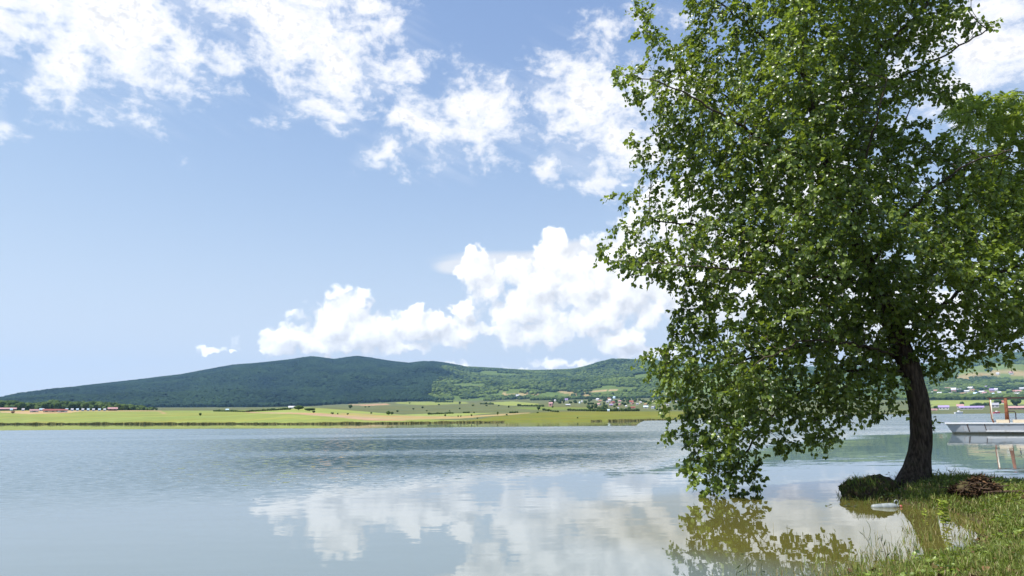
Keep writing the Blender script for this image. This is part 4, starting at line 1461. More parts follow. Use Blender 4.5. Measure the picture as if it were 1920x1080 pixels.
for i, (x_, y_, h_, lab) in enumerate(water_stems):
    q = on_z(x_, y_)
    leafy_plant('reed_stalk', (q[0], q[1], -0.04), h_, 5 if i == 1 else 2, .10, m_weed, m_redstem if i == 1 else m_stem, lab, 'reed', 60 + i, (0.04 * (i - 2), 0), .0045, None, .12, .35)
# rushes scattered in the shallows
n = 420
qx, qy = r.uniform(1440, 1720, n), r.uniform(985, 1078, n)
k = r.random(n) < sstep(qy, 975, 1075) * sstep(qx, 1400, 1640) * 0.8 + 0.03
q = on_z(qx[k], qy[k])
blades('shallow_rushes', q[:, 0], q[:, 1], np.full(len(q), -0.03), r.uniform(0.05, 0.20, len(q)), r.uniform(0.0025, 0.004, len(q)), r.uniform(0, 0.5, len(q)), (r.random(len(q)) < 0.4) * 0.7, r.uniform(0.1, 0.8, len(q)), 88)
# wisps drooping over the water below the hump
n = 150
qx, qy = r.uniform(1606, 1700, n), r.uniform(936, 950, n)
q = on_z(qx, qy)
blades('edge_wisps', q[:, 0], q[:, 1], np.full(n, -0.02), r.uniform(0.04, 0.15, n), r.uniform(0.003, 0.005, n), r.uniform(0, 0.6, n), (r.random(n) < 0.3) * 0.7, r.uniform(0.3, 1.0, n), 89)
for i, (x_, y_) in enumerate(((1581, 950), (1597, 951), (1552, 949))):
    q = on_z(x_, y_)
    leafy_plant('floating_sprig', (q[0], q[1], 0.012), 0.05, 4, 0.055, m_weed, m_redstem, ('dark leafy sprig floating left of the mossy hump', 'small dark sprig floating nearest the mossy hump', 'tiny leaf scrap floating farthest out on open water')[i], 'sprig', 90 + i, (0.10, 0), .004)

# ---------------------------------------------------------------- feathery tree reaching in from the right
def build_locust():
    LY = 16.6
    lp_ = lambda x, y, d=0.0: on_y(x, y, LY + d)
    base = np.array(lp_(2240, 880))
    base[2] = float(gz(base[0], base[1]))
    root = empty('feathery_tree', base, 0, label='bright yellow green feathery leaved tree reaching in at the right edge', category='tree')
    off = base.copy()
    path = resample(np.array([base - [0, 0, .2], lp_(2235, 700), lp_(2215, 500), lp_(2190, 320), lp_(2170, 150), lp_(2160, 40)]), 0.18)
    P, par, owner = list(path), [0] + list(range(len(path) - 1)), [-1] * len(path)
    limbs = [[(2215, 500, 0), (2100, 440, .0), (1990, 415, .0), (1890, 408, .1)], [(2200, 400, 0), (2080, 320, .2), (1960, 260, .4), (1850, 215, .5)], [(2180, 250, 0), (2080, 190, -.2), (1980, 180, 0), (1900, 170, .1)],
             [(2225, 600, 0), (2120, 590, .4), (2000, 590, .6), (1880, 600, .6)], [(2200, 400, 0), (2300, 300, .3), (2400, 250, 0)]]
    for li, l in enumerate(limbs):
        pts = np.array([lp_(*q) for q in l])
        j = int(np.argmin(np.linalg.norm(path - pts[0], axis=1)))
        pts[0] = path[j]
        prev = j
        for k in resample(pts, 0.18)[1:]:
            P.append(k)
            par.append(prev)
            owner.append(li)
            prev = len(P) - 1
    r = np.random.default_rng(14)
    att = []
    for cx, cy, rx_, ry_, n in ((1880, 222, 100, 52, 420), (1800, 205, 40, 24, 60), (1900, 360, 60, 80, 160), (1985, 300, 130, 110, 420), (1950, 420, 95, 60, 220), (1893, 592, 52, 28, 90), (2060, 220, 130, 110, 300), (2120, 420, 140, 160, 380), (2280, 260, 180, 170, 400), (2020, 590, 110, 50, 150), (1860, 330, 50, 55, 90)):
        u = r.normal(0, 1, (n, 3))
        u /= np.linalg.norm(u, axis=1, keepdims=True)
        u *= r.random((n, 1)) ** 0.4
        for a in u:
            att.append(lp_(cx + rx_ * a[0], cy + ry_ * a[1], a[2] * 1.5))
    P, par = colonize(P, par, np.array(att), 0.18, 1.4, 0.22, 120, 0.0, 6)
    rad, kids = pipe_radii(P, par, 0.004, 2.3)
    rad = rad * 1.0
    v, f = tubes(P, par, rad, np.arange(len(P)) < len(path), 12)
    link('trunk', np_mesh('trunk', v - off, f, True), m_bark, root)
    own = np.full(len(P), -1)
    own[:len(owner)] = owner
    for i in range(len(owner), len(P)):
        own[i] = own[par[i]]
    for li in range(len(limbs)):
        v, f = tubes(P, par, rad, (own == li) & (rad > 0.012), 7)
        link('bough', np_mesh('bough', v - off, f, True), m_bark, root)
    v, f = tubes(P, par, rad, (rad <= 0.012) & (np.arange(len(P)) >= len(path)), 4)
    link('twigs', np_mesh('twigs', v - off, f, True), m_twig, root, kind='stuff')
    seg = P - P[par]
    seg /= np.maximum(np.linalg.norm(seg, axis=1, keepdims=True), 1e-6)
    ln = np.repeat(np.nonzero(rad < 0.010)[0], 3)
    # pinnate fronds: a rib with pairs of small leaflets
    n = len(ln)
    d = seg[ln] * 0.5 + r.normal(0, 0.6, (n, 3)) + [0, 0, -0.05]
    d, sd_, up = leaf_frames(P[ln], d, r.normal(0, .4, (n, 3)) + [0, 0, 1.0])
    L_ = r.uniform(0.16, 0.27, n)
    pos, dd, nn = [], [], []
    for k in range(8):
        t_ = 0.15 + 0.85 * k / 7
        c = P[ln] + d * (L_ * t_)[:, None] - np.array([0, 0, 1]) * (L_ * t_ * t_ * 0.35)[:, None]
        for s in (-1, 1):
            pos.append(c)
            dd.append(d * 0.45 + sd_ * s + r.normal(0, .08, (n, 3)))
            nn.append(up + r.normal(0, .2, (n, 3)))
    pos, dd, nn = np.concatenate(pos), np.concatenate(dd), np.concatenate(nn)
    tint = np.clip(np.tile(r.normal(.55, .25, n), 16), 0, 1)
    fl = np.array([[0, 0, 0], [.5, .27, .03], [1, 0, -.03], [.5, -.27, .03]])
    link('foliage', leaves_mesh('foliage', pos - off, dd, nn, r.uniform(0.065, 0.10, len(pos)), tint, fl, np.array([[0, 3, 2, 1]])), m_locust, root, kind='stuff')


build_locust()

# ---------------------------------------------------------------- pontoon boat
B0 = on_z(1785, 813.5)
BAZ = float(azel(1785, 813.5)[0])
BD = math.hypot(B0[0], B0[1])


def bx_(px, py, yy=0.0):
    """Boat coordinates (along, up) of a photo pixel for a lengthwise plane yy metres into the boat."""
    a, e = azel(px, py)
    r_ = (BD + yy) / math.cos(a - BAZ)
    return (BD + yy) * math.tan(a - BAZ), EYE + r_ * math.tan(e)


m_hull, N = material('hull_paint_shaded')
o = N.pos()
b1 = N.noise(N.v('MULTIPLY', o, (1, 1, 2.5)), 1.6, 5, 0.65)
b2 = N.noise(N.v('MULTIPLY', o, (4, 4, .7)), 2.0, 4, 0.6)
zc = N.sep(o)[2]
hcx = N.mix(N.m('MULTIPLY', N.smooth(b1, 0.48, 0.7), 0.7), (0.32, 0.345, 0.38), (0.22, 0.205, 0.185))  # shade of the near side is put into the grey; dirt over it
hcx = N.mix(N.smooth(b2, 0.62, 0.72), hcx, (0.20, 0.12, 0.07))
hcx = N.mix(N.m('MULTIPLY', N.smooth(N.m('ADD', zc, N.m('MULTIPLY_ADD', b2, 0.24, -0.12)), 0.20, 0.02), 0.85), hcx, (0.16, 0.13, 0.055))
N.out(N.principled(hcx, 0.5, 0.4))
m_deck, N = material('deck_paint')
N.out(N.principled(N.mix(N.smooth(N.noise(N.objpos(), 2.5, 4, 0.6), 0.5, 0.7), (0.64, 0.64, 0.64), (0.46, 0.44, 0.40)), 0.55, 0.4))
m_rust, N = material('rusty_steel')
rn = N.noise(N.objpos(), 5, 5, 0.65)
N.out(N.principled(N.mix(N.smooth(rn, 0.35, 0.65), (0.12, 0.040, 0.022), (0.26, 0.100, 0.048)), 0.85, 0.3))
m_dark, N = material('dark_steel')
N.out(N.principled((0.050, 0.030, 0.028), 0.7, 0.4))
m_pale, N = material('pale_paint')
N.out(N.principled((0.66, 0.62, 0.52), 0.6, 0.4))
m_seat, N = material('cream_cushion')
N.out(N.principled((0.55, 0.47, 0.34), 0.7, 0.3))

boat = empty('pontoon_boat', (B0[0], B0[1], 0.0), -BAZ, label='weathered white flat boat with rusty canopy posts moored behind the tree', category='boat')
LEN, WID = 9.5, 2.6
xb, top_z = bx_(1773, 795)


def hull_mesh():
    me = MB()
    # stations along the hull: x at deck, x at waterline, half section towards and away from us
    v, f = [], []
    xs = [(xb, 0.0 - 0.02), (xb + 0.9, 0.9), (LEN * 0.75, LEN * 0.75), (LEN, LEN)]
    for i, (xd, xw) in enumerate(xs):
        nose = 0.0 if i else 0.22
        v += [(xd, nose, top_z), (xw + (0.1 if i == 0 else 0), nose + 0.02, 0.16), (xw + (0.14 if i == 0 else 0), nose + 0.20, -0.12), (xw + (0.14 if i == 0 else 0), WID - 0.2 - nose, -0.12), (xw + (0.1 if i == 0 else 0), WID - nose, 0.16), (xd, WID - nose, top_z)]
    for i in range(3):
        for k in range(5):
            f.append((i * 6 + k, i * 6 + k + 1, (i + 1) * 6 + k + 1, (i + 1) * 6 + k))
    f.append((0, 5, 4, 3, 2, 1))
    f.append((18, 19, 20, 21, 22, 23))
    me.add(v, f)
    return me.mesh('hull')


link('hull', hull_mesh(), m_hull, boat)
mb = MB()
mb.box(((xb + LEN) / 2, WID / 2, top_z + 0.035), (LEN - xb + 0.10, WID + 0.10, 0.066))
link('deck', mb.mesh('deck'), m_deck, boat)
xs1 = bx_(1848, 800)[0]
mb = MB()
mb.box(((xs1 + LEN) / 2, -0.035, 0.215), (LEN - xs1, 0.07, 0.075))
link('rubbing_strake', mb.mesh('rubbing_strake'), m_deck, boat)
for q, w_ in ((1815.5, 0.035), (1848, 0.025)):
    mb = MB()
    xq = bx_(q, 800)[0]
    mb.tube([(xq - 0.06, -0.012, top_z - 0.01), (xq + 0.04, -0.012, 0.17)], w_, 6)
    link('seam', mb.mesh('seam'), m_dark, boat)
dz = top_z + 0.068
yy = WID * 0.42
X = lambda q, y: bx_(q, y, yy)[0]
Zp = lambda q, y: bx_(q, y, yy)[1]
zt = Zp(1880, 747)


def tube_part(name, path, rad, mat, n=8):
    mb = MB()
    mb.tube(path, rad, n)
    link(name, mb.mesh(name, True), mat, boat)


tube_part('bow_post', [(X(1856, 747), yy, zt), (X(1858, 768), yy, Zp(1858, 768)), (X(1860, 785), yy, Zp(1860, 785)), (X(1863, 791), yy, dz)], 0.055, m_rust)
tube_part('painted_pipe', [(X(1857.4, 752), yy - 0.05, zt - 0.1), (X(1859.4, 768), yy - 0.05, Zp(1858, 768)), (X(1861.4, 785), yy - 0.05, Zp(1860, 785))], 0.045, m_pale)
for q in range(2):
    x0, x1 = X(1885, 748) + q * 3.6, X(1888.5, 788) + q * 3.6
    tube_part('canopy_column', [(x0, yy, zt), (x0 * .6 + x1 * .4, yy, (zt + dz) / 2), (x1, yy, dz)], [0.10, 0.115, 0.15], m_rust, 10)
mb = MB()
mb.box(((X(1851, 746) + LEN - 1.2) / 2, yy, zt + 0.03), (LEN - 1.2 - X(1851, 746), 0.10, 0.11))
link('roof_beam', mb.mesh('roof_beam'), m_dark, boat)
tube_part('foot_rail', [(X(1862, 789), yy, dz + 0.12), (X(1880, 789), yy, dz + 0.13)], 0.022, m_dark, 6)
tube_part('hand_rail', [(X(1891, 771), yy, Zp(1891, 771)), (X(1902, 771), yy, Zp(1902, 771)), (X(1904, 773), yy, Zp(1904, 774)), (X(1905, 788), yy, dz)], 0.035, m_dark)
for q in range(7):
    mb = MB()
    mb.box((X(1853, 746) + 0.2 + q * 1.1, WID / 2, zt - 0.03), (0.05, WID - 0.3, 0.045))
    link('roof_rib', mb.mesh('roof_rib'), m_dark, boat)
for q in (1879, 1914):
    mb = MB()
    mb.box((X(q, 788), 0.75, dz + 0.12), (0.75 if q < 1900 else 1.0, 0.6, 0.22))
    link('seat_box', mb.mesh('seat_box'), m_seat, boat)

# ---------------------------------------------------------------- boats by the far shore
def small_boat(px, py, L, mat, label):
    p, rr_ = on_shore(px)
    root = empty('motor_boat', p, R(8), label=label, category='boat')
    mb = MB()
    h = L * 0.20
    v = [(-L / 2, -L * .13, h * .9), (L * .28, -L * .14, h), (L / 2, 0, h * 1.25), (L * .28, L * .14, h), (-L / 2, L * .13, h * .9),
         (-L / 2 + .1, -L * .10, -.1), (L * .24, -L * .10, -.1), (L * .42, 0, -.05), (L * .24, L * .10, -.1), (-L / 2 + .1, L * .10, -.1)]
    f = [(i, (i + 1) % 5, 5 + (i + 1) % 5, 5 + i) for i in range(5)] + [(4, 3, 2, 1, 0), (5, 6, 7, 8, 9)]
    mb.add(v, f)
    link('hull', mb.mesh('hull'), mat, root)
    mb = MB()
    v = [(-L * .12, -L * .09, h), (L * .16, -L * .09, h), (L * .06, -L * .07, h * 1.75), (-L * .08, -L * .07, h * 1.75), (-L * .12, L * .09, h), (L * .16, L * .09, h), (L * .06, L * .07, h * 1.75), (-L * .08, L * .07, h * 1.75)]
    mb.add(v, [(0, 1, 2, 3), (5, 4, 7, 6), (1, 5, 6, 2), (4, 0, 3, 7), (3, 2, 6, 7)])
    link('cabin', mb.mesh('cabin'), m_deck, root)


def on_shore(px):
    a = float(np.interp(px, HX, AZX))
    rr_ = float(np.interp(a, AZX, _sd)) - 14
    return (rr_ * math.sin(a), rr_ * math.cos(a), 0.0), rr_


m_redboat, N = material('red_boat_paint')
N.out(N.principled((0.62, 0.10, 0.12), 0.5, 0.4))
small_boat(1798, 775, 10.5, m_deck, 'small white motor boat by the far shore left of the flat boat')
small_boat(1869, 772, 8.5, m_redboat, 'small red boat by the far shore seen under the rusty canopy')

# ---------------------------------------------------------------- buildings on the far side
def flat_mat(name, c, rough=0.8):
    m, N = material(name)
    w_ = N.noise(N.objpos(), 1.2, 3, 0.6)
    N.out(N.principled(N.mix(N.m('MULTIPLY', N.smooth(w_, 0.4, 0.7), 0.35), c, tuple(k * 0.7 for k in c)), rough, 0.2))
    return m


ORD = 'first second third fourth fifth sixth seventh eighth ninth tenth eleventh twelfth'.split()
WALL = {k: flat_mat(k + '_wall', c) for k, c in dict(white=(0.58, 0.575, 0.56), cream=(0.62, 0.52, 0.38), pink=(0.48, 0.29, 0.27), grey=(0.42, 0.41, 0.42), brown=(0.20, 0.13, 0.10), blue=(0.46, 0.58, 0.70), dark=(0.10, 0.10, 0.12)).items()}
ROOF = {k: flat_mat(k + '_roof', c) for k, c in dict(red=(0.28, 0.10, 0.085), orange=(0.31, 0.18, 0.12), grey=(0.30, 0.30, 0.34), pale=(0.54, 0.54, 0.58), violet=(0.30, 0.24, 0.42), rose=(0.42, 0.25, 0.25), sky=(0.50, 0.64, 0.78), dark=(0.07, 0.07, 0.08)).items()}
m_pane = flat_mat('window_glass', (0.05, 0.06, 0.08), 0.15)


def house(name, px, py, wpx, hpx, wall, roof, label, cat='house', group=None, rz=None, steep=0.45, depth=0.8, loc=None):
    p, rr_ = on_land(px, py) if loc is None else loc
    ppm = FPX / rr_ * 1.02
    w_, h_ = wpx / ppm, hpx / ppm
    d_ = w_ * depth
    a = math.atan2(p.x, p.y)
    root = empty(name, p, -a + (rz or 0), label=label, category=cat)
    if group:
        root['group'] = group
    wh = h_ * (1 - steep)
    mb = MB()
    mb.box((0, 0, wh / 2 - 0.6), (w_, d_, wh + 1.2))
    for s in (-1, 1):
        mb.add([(s * w_ / 2, -d_ / 2, wh), (s * w_ / 2, d_ / 2, wh), (s * w_ / 2, 0, h_ * 0.985)], [(0, 1, 2) if s > 0 else (2, 1, 0)])
    link('wall', mb.mesh('wall'), WALL[wall], root)
    mb = MB()
    ov, th = w_ * 0.06, 0.25
    e = wh - (h_ - wh) * 0.12
    for s in (-1, 1):
        yb = s * d_ / 2 * 1.12
        v = [(-w_ / 2 - ov, yb, e), (w_ / 2 + ov, yb, e), (w_ / 2 + ov, 0, h_), (-w_ / 2 - ov, 0, h_)]
        v += [(x_, y_, z_ + th) for x_, y_, z_ in v]
        mb.add(v, [(4, 5, 6, 7), (0, 3, 2, 1), (0, 1, 5, 4), (1, 2, 6, 5), (3, 0, 4, 7), (2, 3, 7, 6)])
    link('roof', mb.mesh('roof'), ROOF[roof], root)
    nwin = max(1, int(w_ / 4))
    for i in range(nwin):
        mb = MB()
        mb.box(((i + 0.5) / nwin * w_ - w_ / 2, -d_ / 2 - 0.02, wh * 0.55), (w_ / nwin * 0.38, 0.12, wh * 0.4))
        link('window', mb.mesh('window'), m_pane, root)
    return root


# left shore: low buildings and a row of pale huts in front of the trees
house('long_shed', 2, 770, 34, 4.2, 'dark', 'rose', 'long dark shed with pinkish roof at the far left edge below the trees', 'shed', depth=.3)
house('red_roofed_hall', 93, 773, 17, 4.6, 'cream', 'red', 'low hall with plain red roof in the middle of the left lakeside camp', 'building', depth=.4)
house('dark_shed', 106, 772, 8, 4, 'dark', 'dark', 'small dark shed beside the red roofed hall', 'shed', depth=.6)
house('cafe_pavilion', 117, 773.2, 13, 4.6, 'white', 'red', 'white walled pavilion with red roof in the left lakeside camp', 'building', depth=.5, steep=.35)
house('white_stall', 64, 773, 11, 4.2, 'white', 'rose', 'white stall with rose roof left of the red roofed hall', 'stall', depth=.5)
house('brown_barn', 211, 770, 13, 5, 'brown', 'rose', 'brown barn with pink roof at the right end of the hut row', 'barn', depth=.6)
for i, q in enumerate((21, 43, 76, 80, 125, 135, 145, 155, 165, 175, 186, 196)):
    house('beach_hut', q, 770.5, 3.4, 3.6, 'blue', ('sky', 'pale')[i % 2], f'pale blue beach hut, {ORD[i]} from left in the row below the trees', 'hut', 'pale huts in a row by the left shore', depth=.8, steep=.5)
house('white_tent', 547, 766.2, 11, 4.2, 'white', 'pale', 'pale tent like building on the crest of the low green knoll', 'tent', depth=.7, steep=.55)
house('small_hut', 426, 770.5, 5, 3.2, 'white', 'sky', 'tiny white hut at the field edge left of the knoll', 'hut')
# village at the foot of the hill
V1 = [(1121, 751, 6, 4, 'white', 'pale'), (1125, 754, 6, 3.6, 'cream', 'orange'), (1123, 760, 6.5, 3.6, 'white', 'rose'), (1142, 750, 5, 4, 'pink', 'orange'), (1144, 752.5, 6, 4, 'white', 'pale'), (1139, 756, 5, 4.4, 'white', 'grey'),
      (1149, 756.5, 7, 3.6, 'pink', 'red'), (1146, 761, 7, 3.4, 'grey', 'violet'), (1152, 747.5, 4.5, 4, 'blue', 'sky'), (1162, 754, 5, 3.2, 'white', 'rose'), (1162, 760, 4.4, 3, 'pink', 'rose'), (1184, 756, 7, 4.6, 'white', 'red'),
      (1186, 758, 4.5, 3.4, 'pink', 'orange'), (1195, 759.5, 4.5, 3.4, 'white', 'grey'), (1201, 757, 4, 4, 'cream', 'pale'), (1187, 766, 8, 3, 'pink', 'red'), (1211, 760, 5.5, 3, 'cream', 'orange'), (1211, 765.5, 8, 4.2, 'white', 'sky'),
      (1225, 766, 6, 4, 'blue', 'grey'), (1174, 763.5, 3.5, 3, 'white', 'pale'), (1170, 770.5, 6, 3.4, 'white', 'pale'), (1141, 772, 4, 4, 'white', 'sky'), (1159, 768, 3, 4, 'white', 'pale'), (1239, 759.5, 5, 5, 'white', 'pale'),
      (1247, 750.5, 5.5, 4, 'white', 'pale'), (1248, 757, 5, 4.4, 'white', 'sky'), (1256, 755, 4, 4, 'blue', 'grey'), (1252, 762, 5, 4, 'white', 'grey'), (1266, 756, 5, 4, 'white', 'pale'), (1062, 752, 5.5, 4.6, 'white', 'violet'),
      (1041, 752.5, 3.5, 3, 'white', 'pale'), (1065, 760.5, 8, 2.6, 'grey', 'pale'), (1087, 757, 3, 3.4, 'white', 'sky'), (1091, 754.5, 3, 3, 'white', 'pale'), (1243, 766, 5, 3.4, 'cream', 'rose')]
V2 = [(1746, 739, 6, 4, 'white', 'pale'), (1756, 736, 8, 4.5, 'white', 'orange'), (1762, 740, 6, 4, 'cream', 'pale'), (1777, 732, 8.5, 4.5, 'white', 'rose'), (1760, 744, 6, 4, 'cream', 'grey'), (1783, 740.5, 5.5, 3.6, 'white', 'pale'),
      (1799, 735, 6, 5, 'pink', 'grey'), (1813, 735.5, 6.5, 3, 'white', 'pale'), (1820, 730.5, 7, 4.4, 'white', 'pale'), (1824, 733.5, 5, 3.4, 'cream', 'orange'), (1833, 728.5, 11, 2.6, 'white', 'pale'), (1842, 737, 7.5, 3.4, 'white', 'pale'),
      (1846, 739.5, 6, 4, 'cream', 'rose'), (1830, 740.5, 5.5, 4, 'white', 'sky'), (1850, 729, 5, 4.5, 'blue', 'violet'), (1860, 735.5, 6, 5.5, 'pink', 'violet'), (1868, 733, 5, 4, 'grey', 'pale'), (1858, 744, 7.5, 4, 'white', 'sky'),
      (1874, 738, 4.5, 3, 'white', 'pale'), (1863, 740.5, 3, 3, 'white', 'sky'), (1902, 737, 6, 4.5, 'cream', 'orange'), (1910, 737.5, 7, 5, 'cream', 'rose'), (1907, 742, 8, 4.4, 'white', 'pale'), (1916, 731, 6, 3.5, 'grey', 'pale'),
      (1773, 744.5, 6, 3, 'blue', 'grey'), (1805, 739.5, 9, 2.6, 'cream', 'orange'), (1896, 702, 5, 4.5, 'white', 'rose'), (1871, 702.5, 4, 3, 'white', 'pale'), (1890, 726, 4, 3, 'blue', 'sky')]
VN_ = {'white': 'white', 'cream': 'cream', 'pink': 'pink', 'grey': 'grey', 'blue': 'pale blue'}
RN_ = {'red': 'red', 'orange': 'orange', 'grey': 'grey', 'pale': 'white', 'violet': 'violet', 'rose': 'rose pink', 'sky': 'light blue'}


def ordinals(keys, xs):
    """For look-alikes: first, second ... counted from the left of the picture; None where a look is the only one."""
    out = []
    for k, x in zip(keys, xs):
        same = sorted(q for kk, q in zip(keys, xs) if kk == k)
        out.append(None if len(same) == 1 else same.index(x))
    return out


def which(base, n, among):
    return base + (' ' + among if n is None else f', {ORD[n]} from left of its kind {among}')


O1 = ordinals([(v[4], v[5]) for v in V1], [v[0] + v[1] * 1e-3 for v in V1])
O2 = ordinals([(v[4], v[5]) for v in V2], [v[0] + v[1] * 1e-3 for v in V2])
for i, (a, b, c_, d_, wl, rf) in enumerate(V1):
    house('village_house', a, b, c_, d_, wl, rf, which(f'{VN_[wl]} house with {RN_[rf]} roof', O1[i], 'below wooded hill'), 'house', 'village houses below the wooded hill', rz=(i * 0.7) % 1.4 - 0.7)
for i, (a, b, c_, d_, wl, rf) in enumerate(V2):
    house('hillside_house', a, b, c_, d_, wl, rf, which(f'{VN_[wl]} house with {RN_[rf]} roof', O2[i], 'right of trunk'), 'house', 'houses on the slope right of the trunk', rz=(i * 0.9) % 1.4 - 0.7)
house('white_chapel', 971, 745, 7.5, 5, 'white', 'pale', 'bright white building alone on the hillside meadow', 'building', rz=.4)
house('pink_house', 1033, 762, 7, 7.5, 'pink', 'rose', 'tall pink house standing alone at the edge of the village', 'house', rz=-.3, steep=.3)
house('pink_tower_house', 1789, 738.5, 6.5, 9.5, 'pink', 'pale', 'tall pink house with pale top in the village right of the trunk', 'house', steep=.3)
house('violet_house', 1770, 768, 14, 6.5, 'white', 'violet', 'broad white house with violet roof on the far right shore', 'house', depth=.6)
house('lake_hall', 1822, 767.5, 30, 5, 'grey', 'violet', 'long grey lakeside hall with violet roof on the far right shore', 'building', depth=.35)
house('grey_lodge', 1801, 766, 9, 6.5, 'grey', 'rose', 'small grey lodge left of the long lakeside hall', 'house', depth=.8)
house('shore_house', 1866, 764, 10, 7, 'grey', 'grey', 'grey shore house seen behind the rusty boat post', 'house', depth=.8)
house('pink_kiosk', 1879, 757, 8, 5, 'white', 'red', 'kiosk with bright red roof seen beside the rusty column', 'kiosk', depth=.8, steep=.6)
house('jetty_shed', 1752, 770, 8, 2.8, 'pink', 'rose', 'low pink shed at the far shore just right of the trunk', 'shed', depth=.5)
house('terrace_house', 1911, 768, 26, 5, 'brown', 'rose', 'low brown terrace house on the far shore behind the hand rail', 'house', depth=.3)

# ---------------------------------------------------------------- single trees, bushes and hedges in the fields
m_ft = crown_mat('field_tree_leaves', (0.030, 0.052, 0.018), (0.066, 0.098, 0.028), 0.02)
m_violet_tree = crown_mat('dark_tree_leaves', (0.022, 0.024, 0.026), (0.045, 0.042, 0.05), 0.02)


def blob_mesh(name, seed, flat=0.9):
    me = bpy.data.meshes.new(name)
    import bmesh
    bm = bmesh.new()
    bmesh.ops.create_icosphere(bm, subdivisions=3, radius=1)
    rr_ = np.random.default_rng(seed)
    c = rr_.normal(0, 1, (9, 3))
    c /= np.linalg.norm(c, axis=1, keepdims=True)
    for v in bm.verts:
        d = np.array(v.co)
        k = 0.72 + 0.33 * max(0, max(float(d @ q) for q in c)) ** 5 + rr_.normal(0, 0.045)
        v.co = Vector((d[0] * k, d[1] * k, d[2] * k * flat))
    bm.to_mesh(me)
    bm.free()
    return me


BL = [blob_mesh('crown', 70 + i) for i in range(3)]
ftrunk = MB()
ftrunk.tube([(0, 0, -0.3), (0.02, 0, 0.25), (0, 0, 0.6)], [0.08, 0.06, 0.03], 6)
FT = ftrunk.mesh('trunk')


def field_tree(px, py, wpx, hpx, label, cat='tree', group=None, name='field_tree', mat=None, i=0):
    p, rr_ = on_land(px, py)
    ppm = FPX / rr_ * 1.02
    w_, h_ = wpx / ppm, hpx / ppm
    root = empty(name, p, i * 1.3, label=label, category=cat)
    if group:
        root['group'] = group
    m = BL[i % 3]
    if mat is not None:
        m = m.copy()
    c = link('crown', m, mat or m_ft, root)
    c.scale = (w_ / 2, w_ / 2 * 0.8, h_ * 0.48)
    c.location = (0, 0, h_ * 0.55)
    t_ = link('trunk', FT, m_twig, root)
    t_.scale = (h_, h_, h_)
    return root


field_tree(375, 780, 5, 5.5, 'lone dark bush in the bright field by the left shore', name='field_bush', cat='bush')
field_tree(24, 775.5, 5.5, 4.2, 'reddish brown bush on the sand below the left shed', name='field_bush', cat='bush', mat=flat_mat('brown_bush_leaves', (0.16, 0.07, 0.04)), i=1)
field_tree(728, 778.5, 9, 8.5, 'large round tree in the grey green field below the hill', i=2)
field_tree(735, 778, 7, 6, 'smaller tree touching the large round tree on its right', i=1)
field_tree(657, 766, 9, 7.5, 'round dark tree at the forest edge above the knoll field', i=1)
field_tree(588, 774.5, 6, 4.6, 'dark bush on the slope of the green knoll', name='field_bush', cat='bush')
field_tree(560, 769, 20, 9, 'tree clump right of the pale tent on the knoll', i=2)
field_tree(580, 771, 22, 6, 'long low bushes behind the right side of the knoll', name='field_bush', cat='bush')
field_tree(1010, 769.5, 8, 9, 'broad tree standing at the meadow edge in front of the village', i=1)
field_tree(1149, 743.5, 6, 9, 'tall dark tree standing above the village roofs', i=2)
field_tree(1057, 757, 4, 8, 'narrow dark tree left of the violet roofed house', i=0)
field_tree(1907, 763, 18, 19, 'dark purplish tree on the far shore between the canopy posts', mat=m_violet_tree, i=1)
field_tree(1872, 760, 13, 9, 'dark green tree on the far shore left of the rusty column', i=0)
field_tree(1804, 763, 7, 9, 'brownish tree above the grey lodge on the far shore', mat=flat_mat('brown_tree_leaves', (0.13, 0.085, 0.055)), i=2)
BUSH = [(745, 773, 5, 4), (685, 764.5, 4, 3), (692, 764, 4, 3), (775, 768.5, 5, 3.6), (792, 766, 6, 4.5), (800, 771.5, 4, 3), (835, 781, 5, 4.5), (859, 782, 4, 3.6), (864, 782, 3.6, 3.6), (884, 781, 4.6, 4.6), (862, 768, 4, 4),
                                    (843, 772, 4, 3), (887, 762, 6, 4), (862, 758.5, 5, 6), (933, 778, 4, 7), (954, 765, 4, 5), (889, 775.5, 4, 4), (895, 785.5, 4, 3), (950, 779.5, 5, 3.5), (633, 777.5, 4, 3.4), (623, 777, 7, 4), (652, 778, 6, 3.5),
                                    (696, 776.5, 4, 4), (768, 757, 5, 3), (912, 762, 5, 3), (935, 762, 4, 3), (1008, 775, 5, 3), (1083, 785, 4, 3), (1036, 765, 5, 4), (823, 760, 5, 3)]

def ordinal(n):
    return ORD[n] if n < 12 else 'thirteenth fourteenth fifteenth sixteenth seventeenth eighteenth nineteenth twentieth'.split()[n - 12] if n < 20 else 'thirtieth' if n == 29 else 'twenty-' + ORD[n - 20]


OB = [f'small dark field bush below the wooded hill, {ordinal(k)} from left of the scattered ones' for k in ordinals([0] * len(BUSH), [v[0] + v[1] * 1e-3 for v in BUSH])]
for i, (a, b, c_, d_) in enumerate(BUSH):
    field_tree(a, b, c_, d_, 'small dark bush scattered in the fields between shore and wooded hill' if OB[i] is None else OB[i], 'bush', 'bushes scattered in the fields', 'field_bush', i=i)


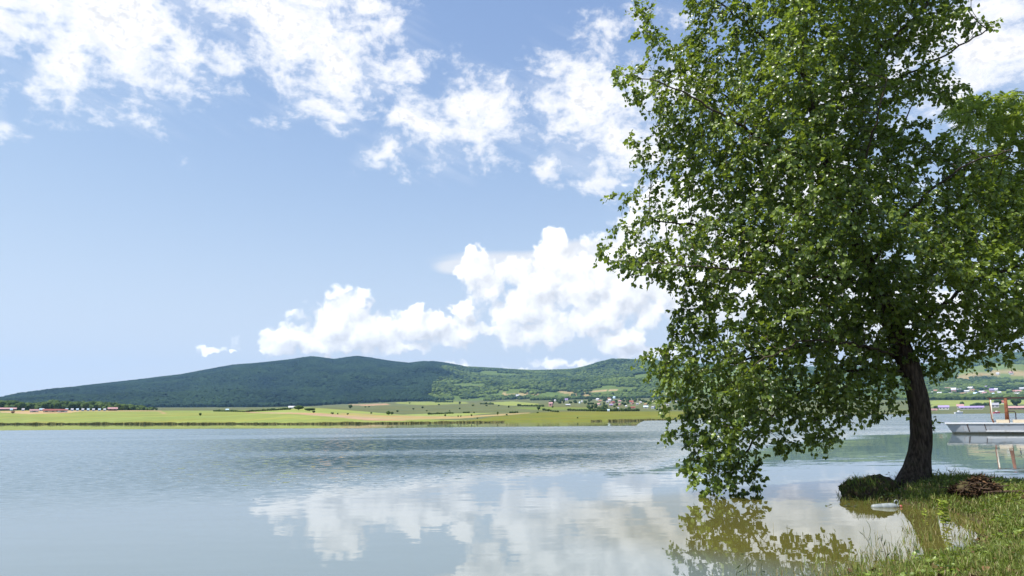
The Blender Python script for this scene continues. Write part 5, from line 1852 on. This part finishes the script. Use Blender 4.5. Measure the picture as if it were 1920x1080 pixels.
# orchard and garden trees that close the village in between its houses
rv2 = np.random.default_rng(55)
hx_ = np.array([(v[0], v[1], v[2], v[3]) for v in V1 + V2] + [(1033, 762, 7, 7.5), (971, 745, 7.5, 5), (1789, 738.5, 6.5, 9.5)])
vp, vsz = [], []
for _ in range(900):
    if rv2.random() < 0.68:
        a, b = rv2.uniform(1030, 1300), rv2.uniform(747, 771)
        if b < 750 - (a - 1100) * 0.02 or (a < 1100 and 757 < b):
            continue
    else:
        a, b = rv2.uniform(1740, 1960), rv2.uniform(728, 746)
    if VN.fbm(np.array([a / 22.0]), np.array([b / 7.0]), 2)[0] < 0.42:
        continue
    # a tree never stands in front of a wall that the photograph shows
    if np.any((np.abs(a - hx_[:, 0]) < hx_[:, 2] / 2 + 2.0) & (b > hx_[:, 1] - 2.5) & (b < hx_[:, 1] + 7)):
        continue
    p, r2 = on_land(a, b)
    s_ = rv2.uniform(3.0, 5.5) * r2 / FPX * 0.62
    vp.append((p.x, p.y, p.z + s_ * 0.7))
    vsz.append(s_)
scatter('village_trees', np.array(vp), np.array(vsz), crown_group('village_crowns', crown_mat('village_leaves', (0.014, 0.034, 0.017), (0.050, 0.080, 0.026), 0.02), 2, 0.6, 0.95))


def hedge(px0, px1, py0, py1, h, label):
    n = max(3, int((px1 - px0) / 4))
    p0, rr_ = on_land((px0 + px1) / 2, (py0 + py1) / 2)
    root = empty('hedge', p0, 0, label=label, category='hedge')
    rr2 = np.random.default_rng(int(px0))
    for i in range(n):
        q = px0 + (px1 - px0) * (i + 0.5) / n
        p, r2 = on_land(q, py0 + (py1 - py0) * (i + 0.5) / n)
        c = link('shrub', BL[i % 3], m_ft, root)
        s = h * rr2.uniform(0.7, 1.2) * r2 / FPX
        c.scale = (4.4 * r2 / FPX * 0.7, 3.0 * r2 / FPX * 0.7, s * 0.62)
        c.location = p - p0 + Vector((0, 0, s * 0.4))
        c.rotation_euler = (0, 0, i * 1.7)


hedge(802, 850, 777.5, 775.5, 3.6, 'long thin dark hedge in the middle of the grey green field')
hedge(900, 926, 758, 758.5, 3.6, 'dark hedge on the slope left of the village meadow')
hedge(868, 880, 774.5, 774.5, 3, 'short dark hedge between bushes in the middle field')
hedge(815, 850, 754.5, 754.5, 3.6, 'dark hedge along the foot of the wooded hill')
hedge(1017, 1048, 769.5, 773.5, 4, 'sloping dark hedge right of the broad meadow tree')
hedge(1064, 1130, 770, 771.5, 5, 'long dark hedge in front of the village above the green shore')
hedge(1130, 1200, 771.5, 771, 6, 'dark tree hedge below the village houses right of the long hedge')
hedge(955, 972, 774.5, 774.5, 4, 'low dark hedge in the field left of the broad meadow tree')
hedge(970, 1020, 761.5, 762.5, 4, 'dark hedge under the meadow left of the village')
hedge(470, 545, 772, 768, 4, 'dark hedge along the back of the green knoll')
hedge(400, 470, 771.5, 772.5, 3.4, 'low dark hedge at the back edge of the left field')
hedge(1820, 1862, 762, 760, 5, 'dark hedge behind the long lakeside hall')
hedge(1752, 1764, 766.5, 766.5, 5, 'short hedge left of the violet roofed house')
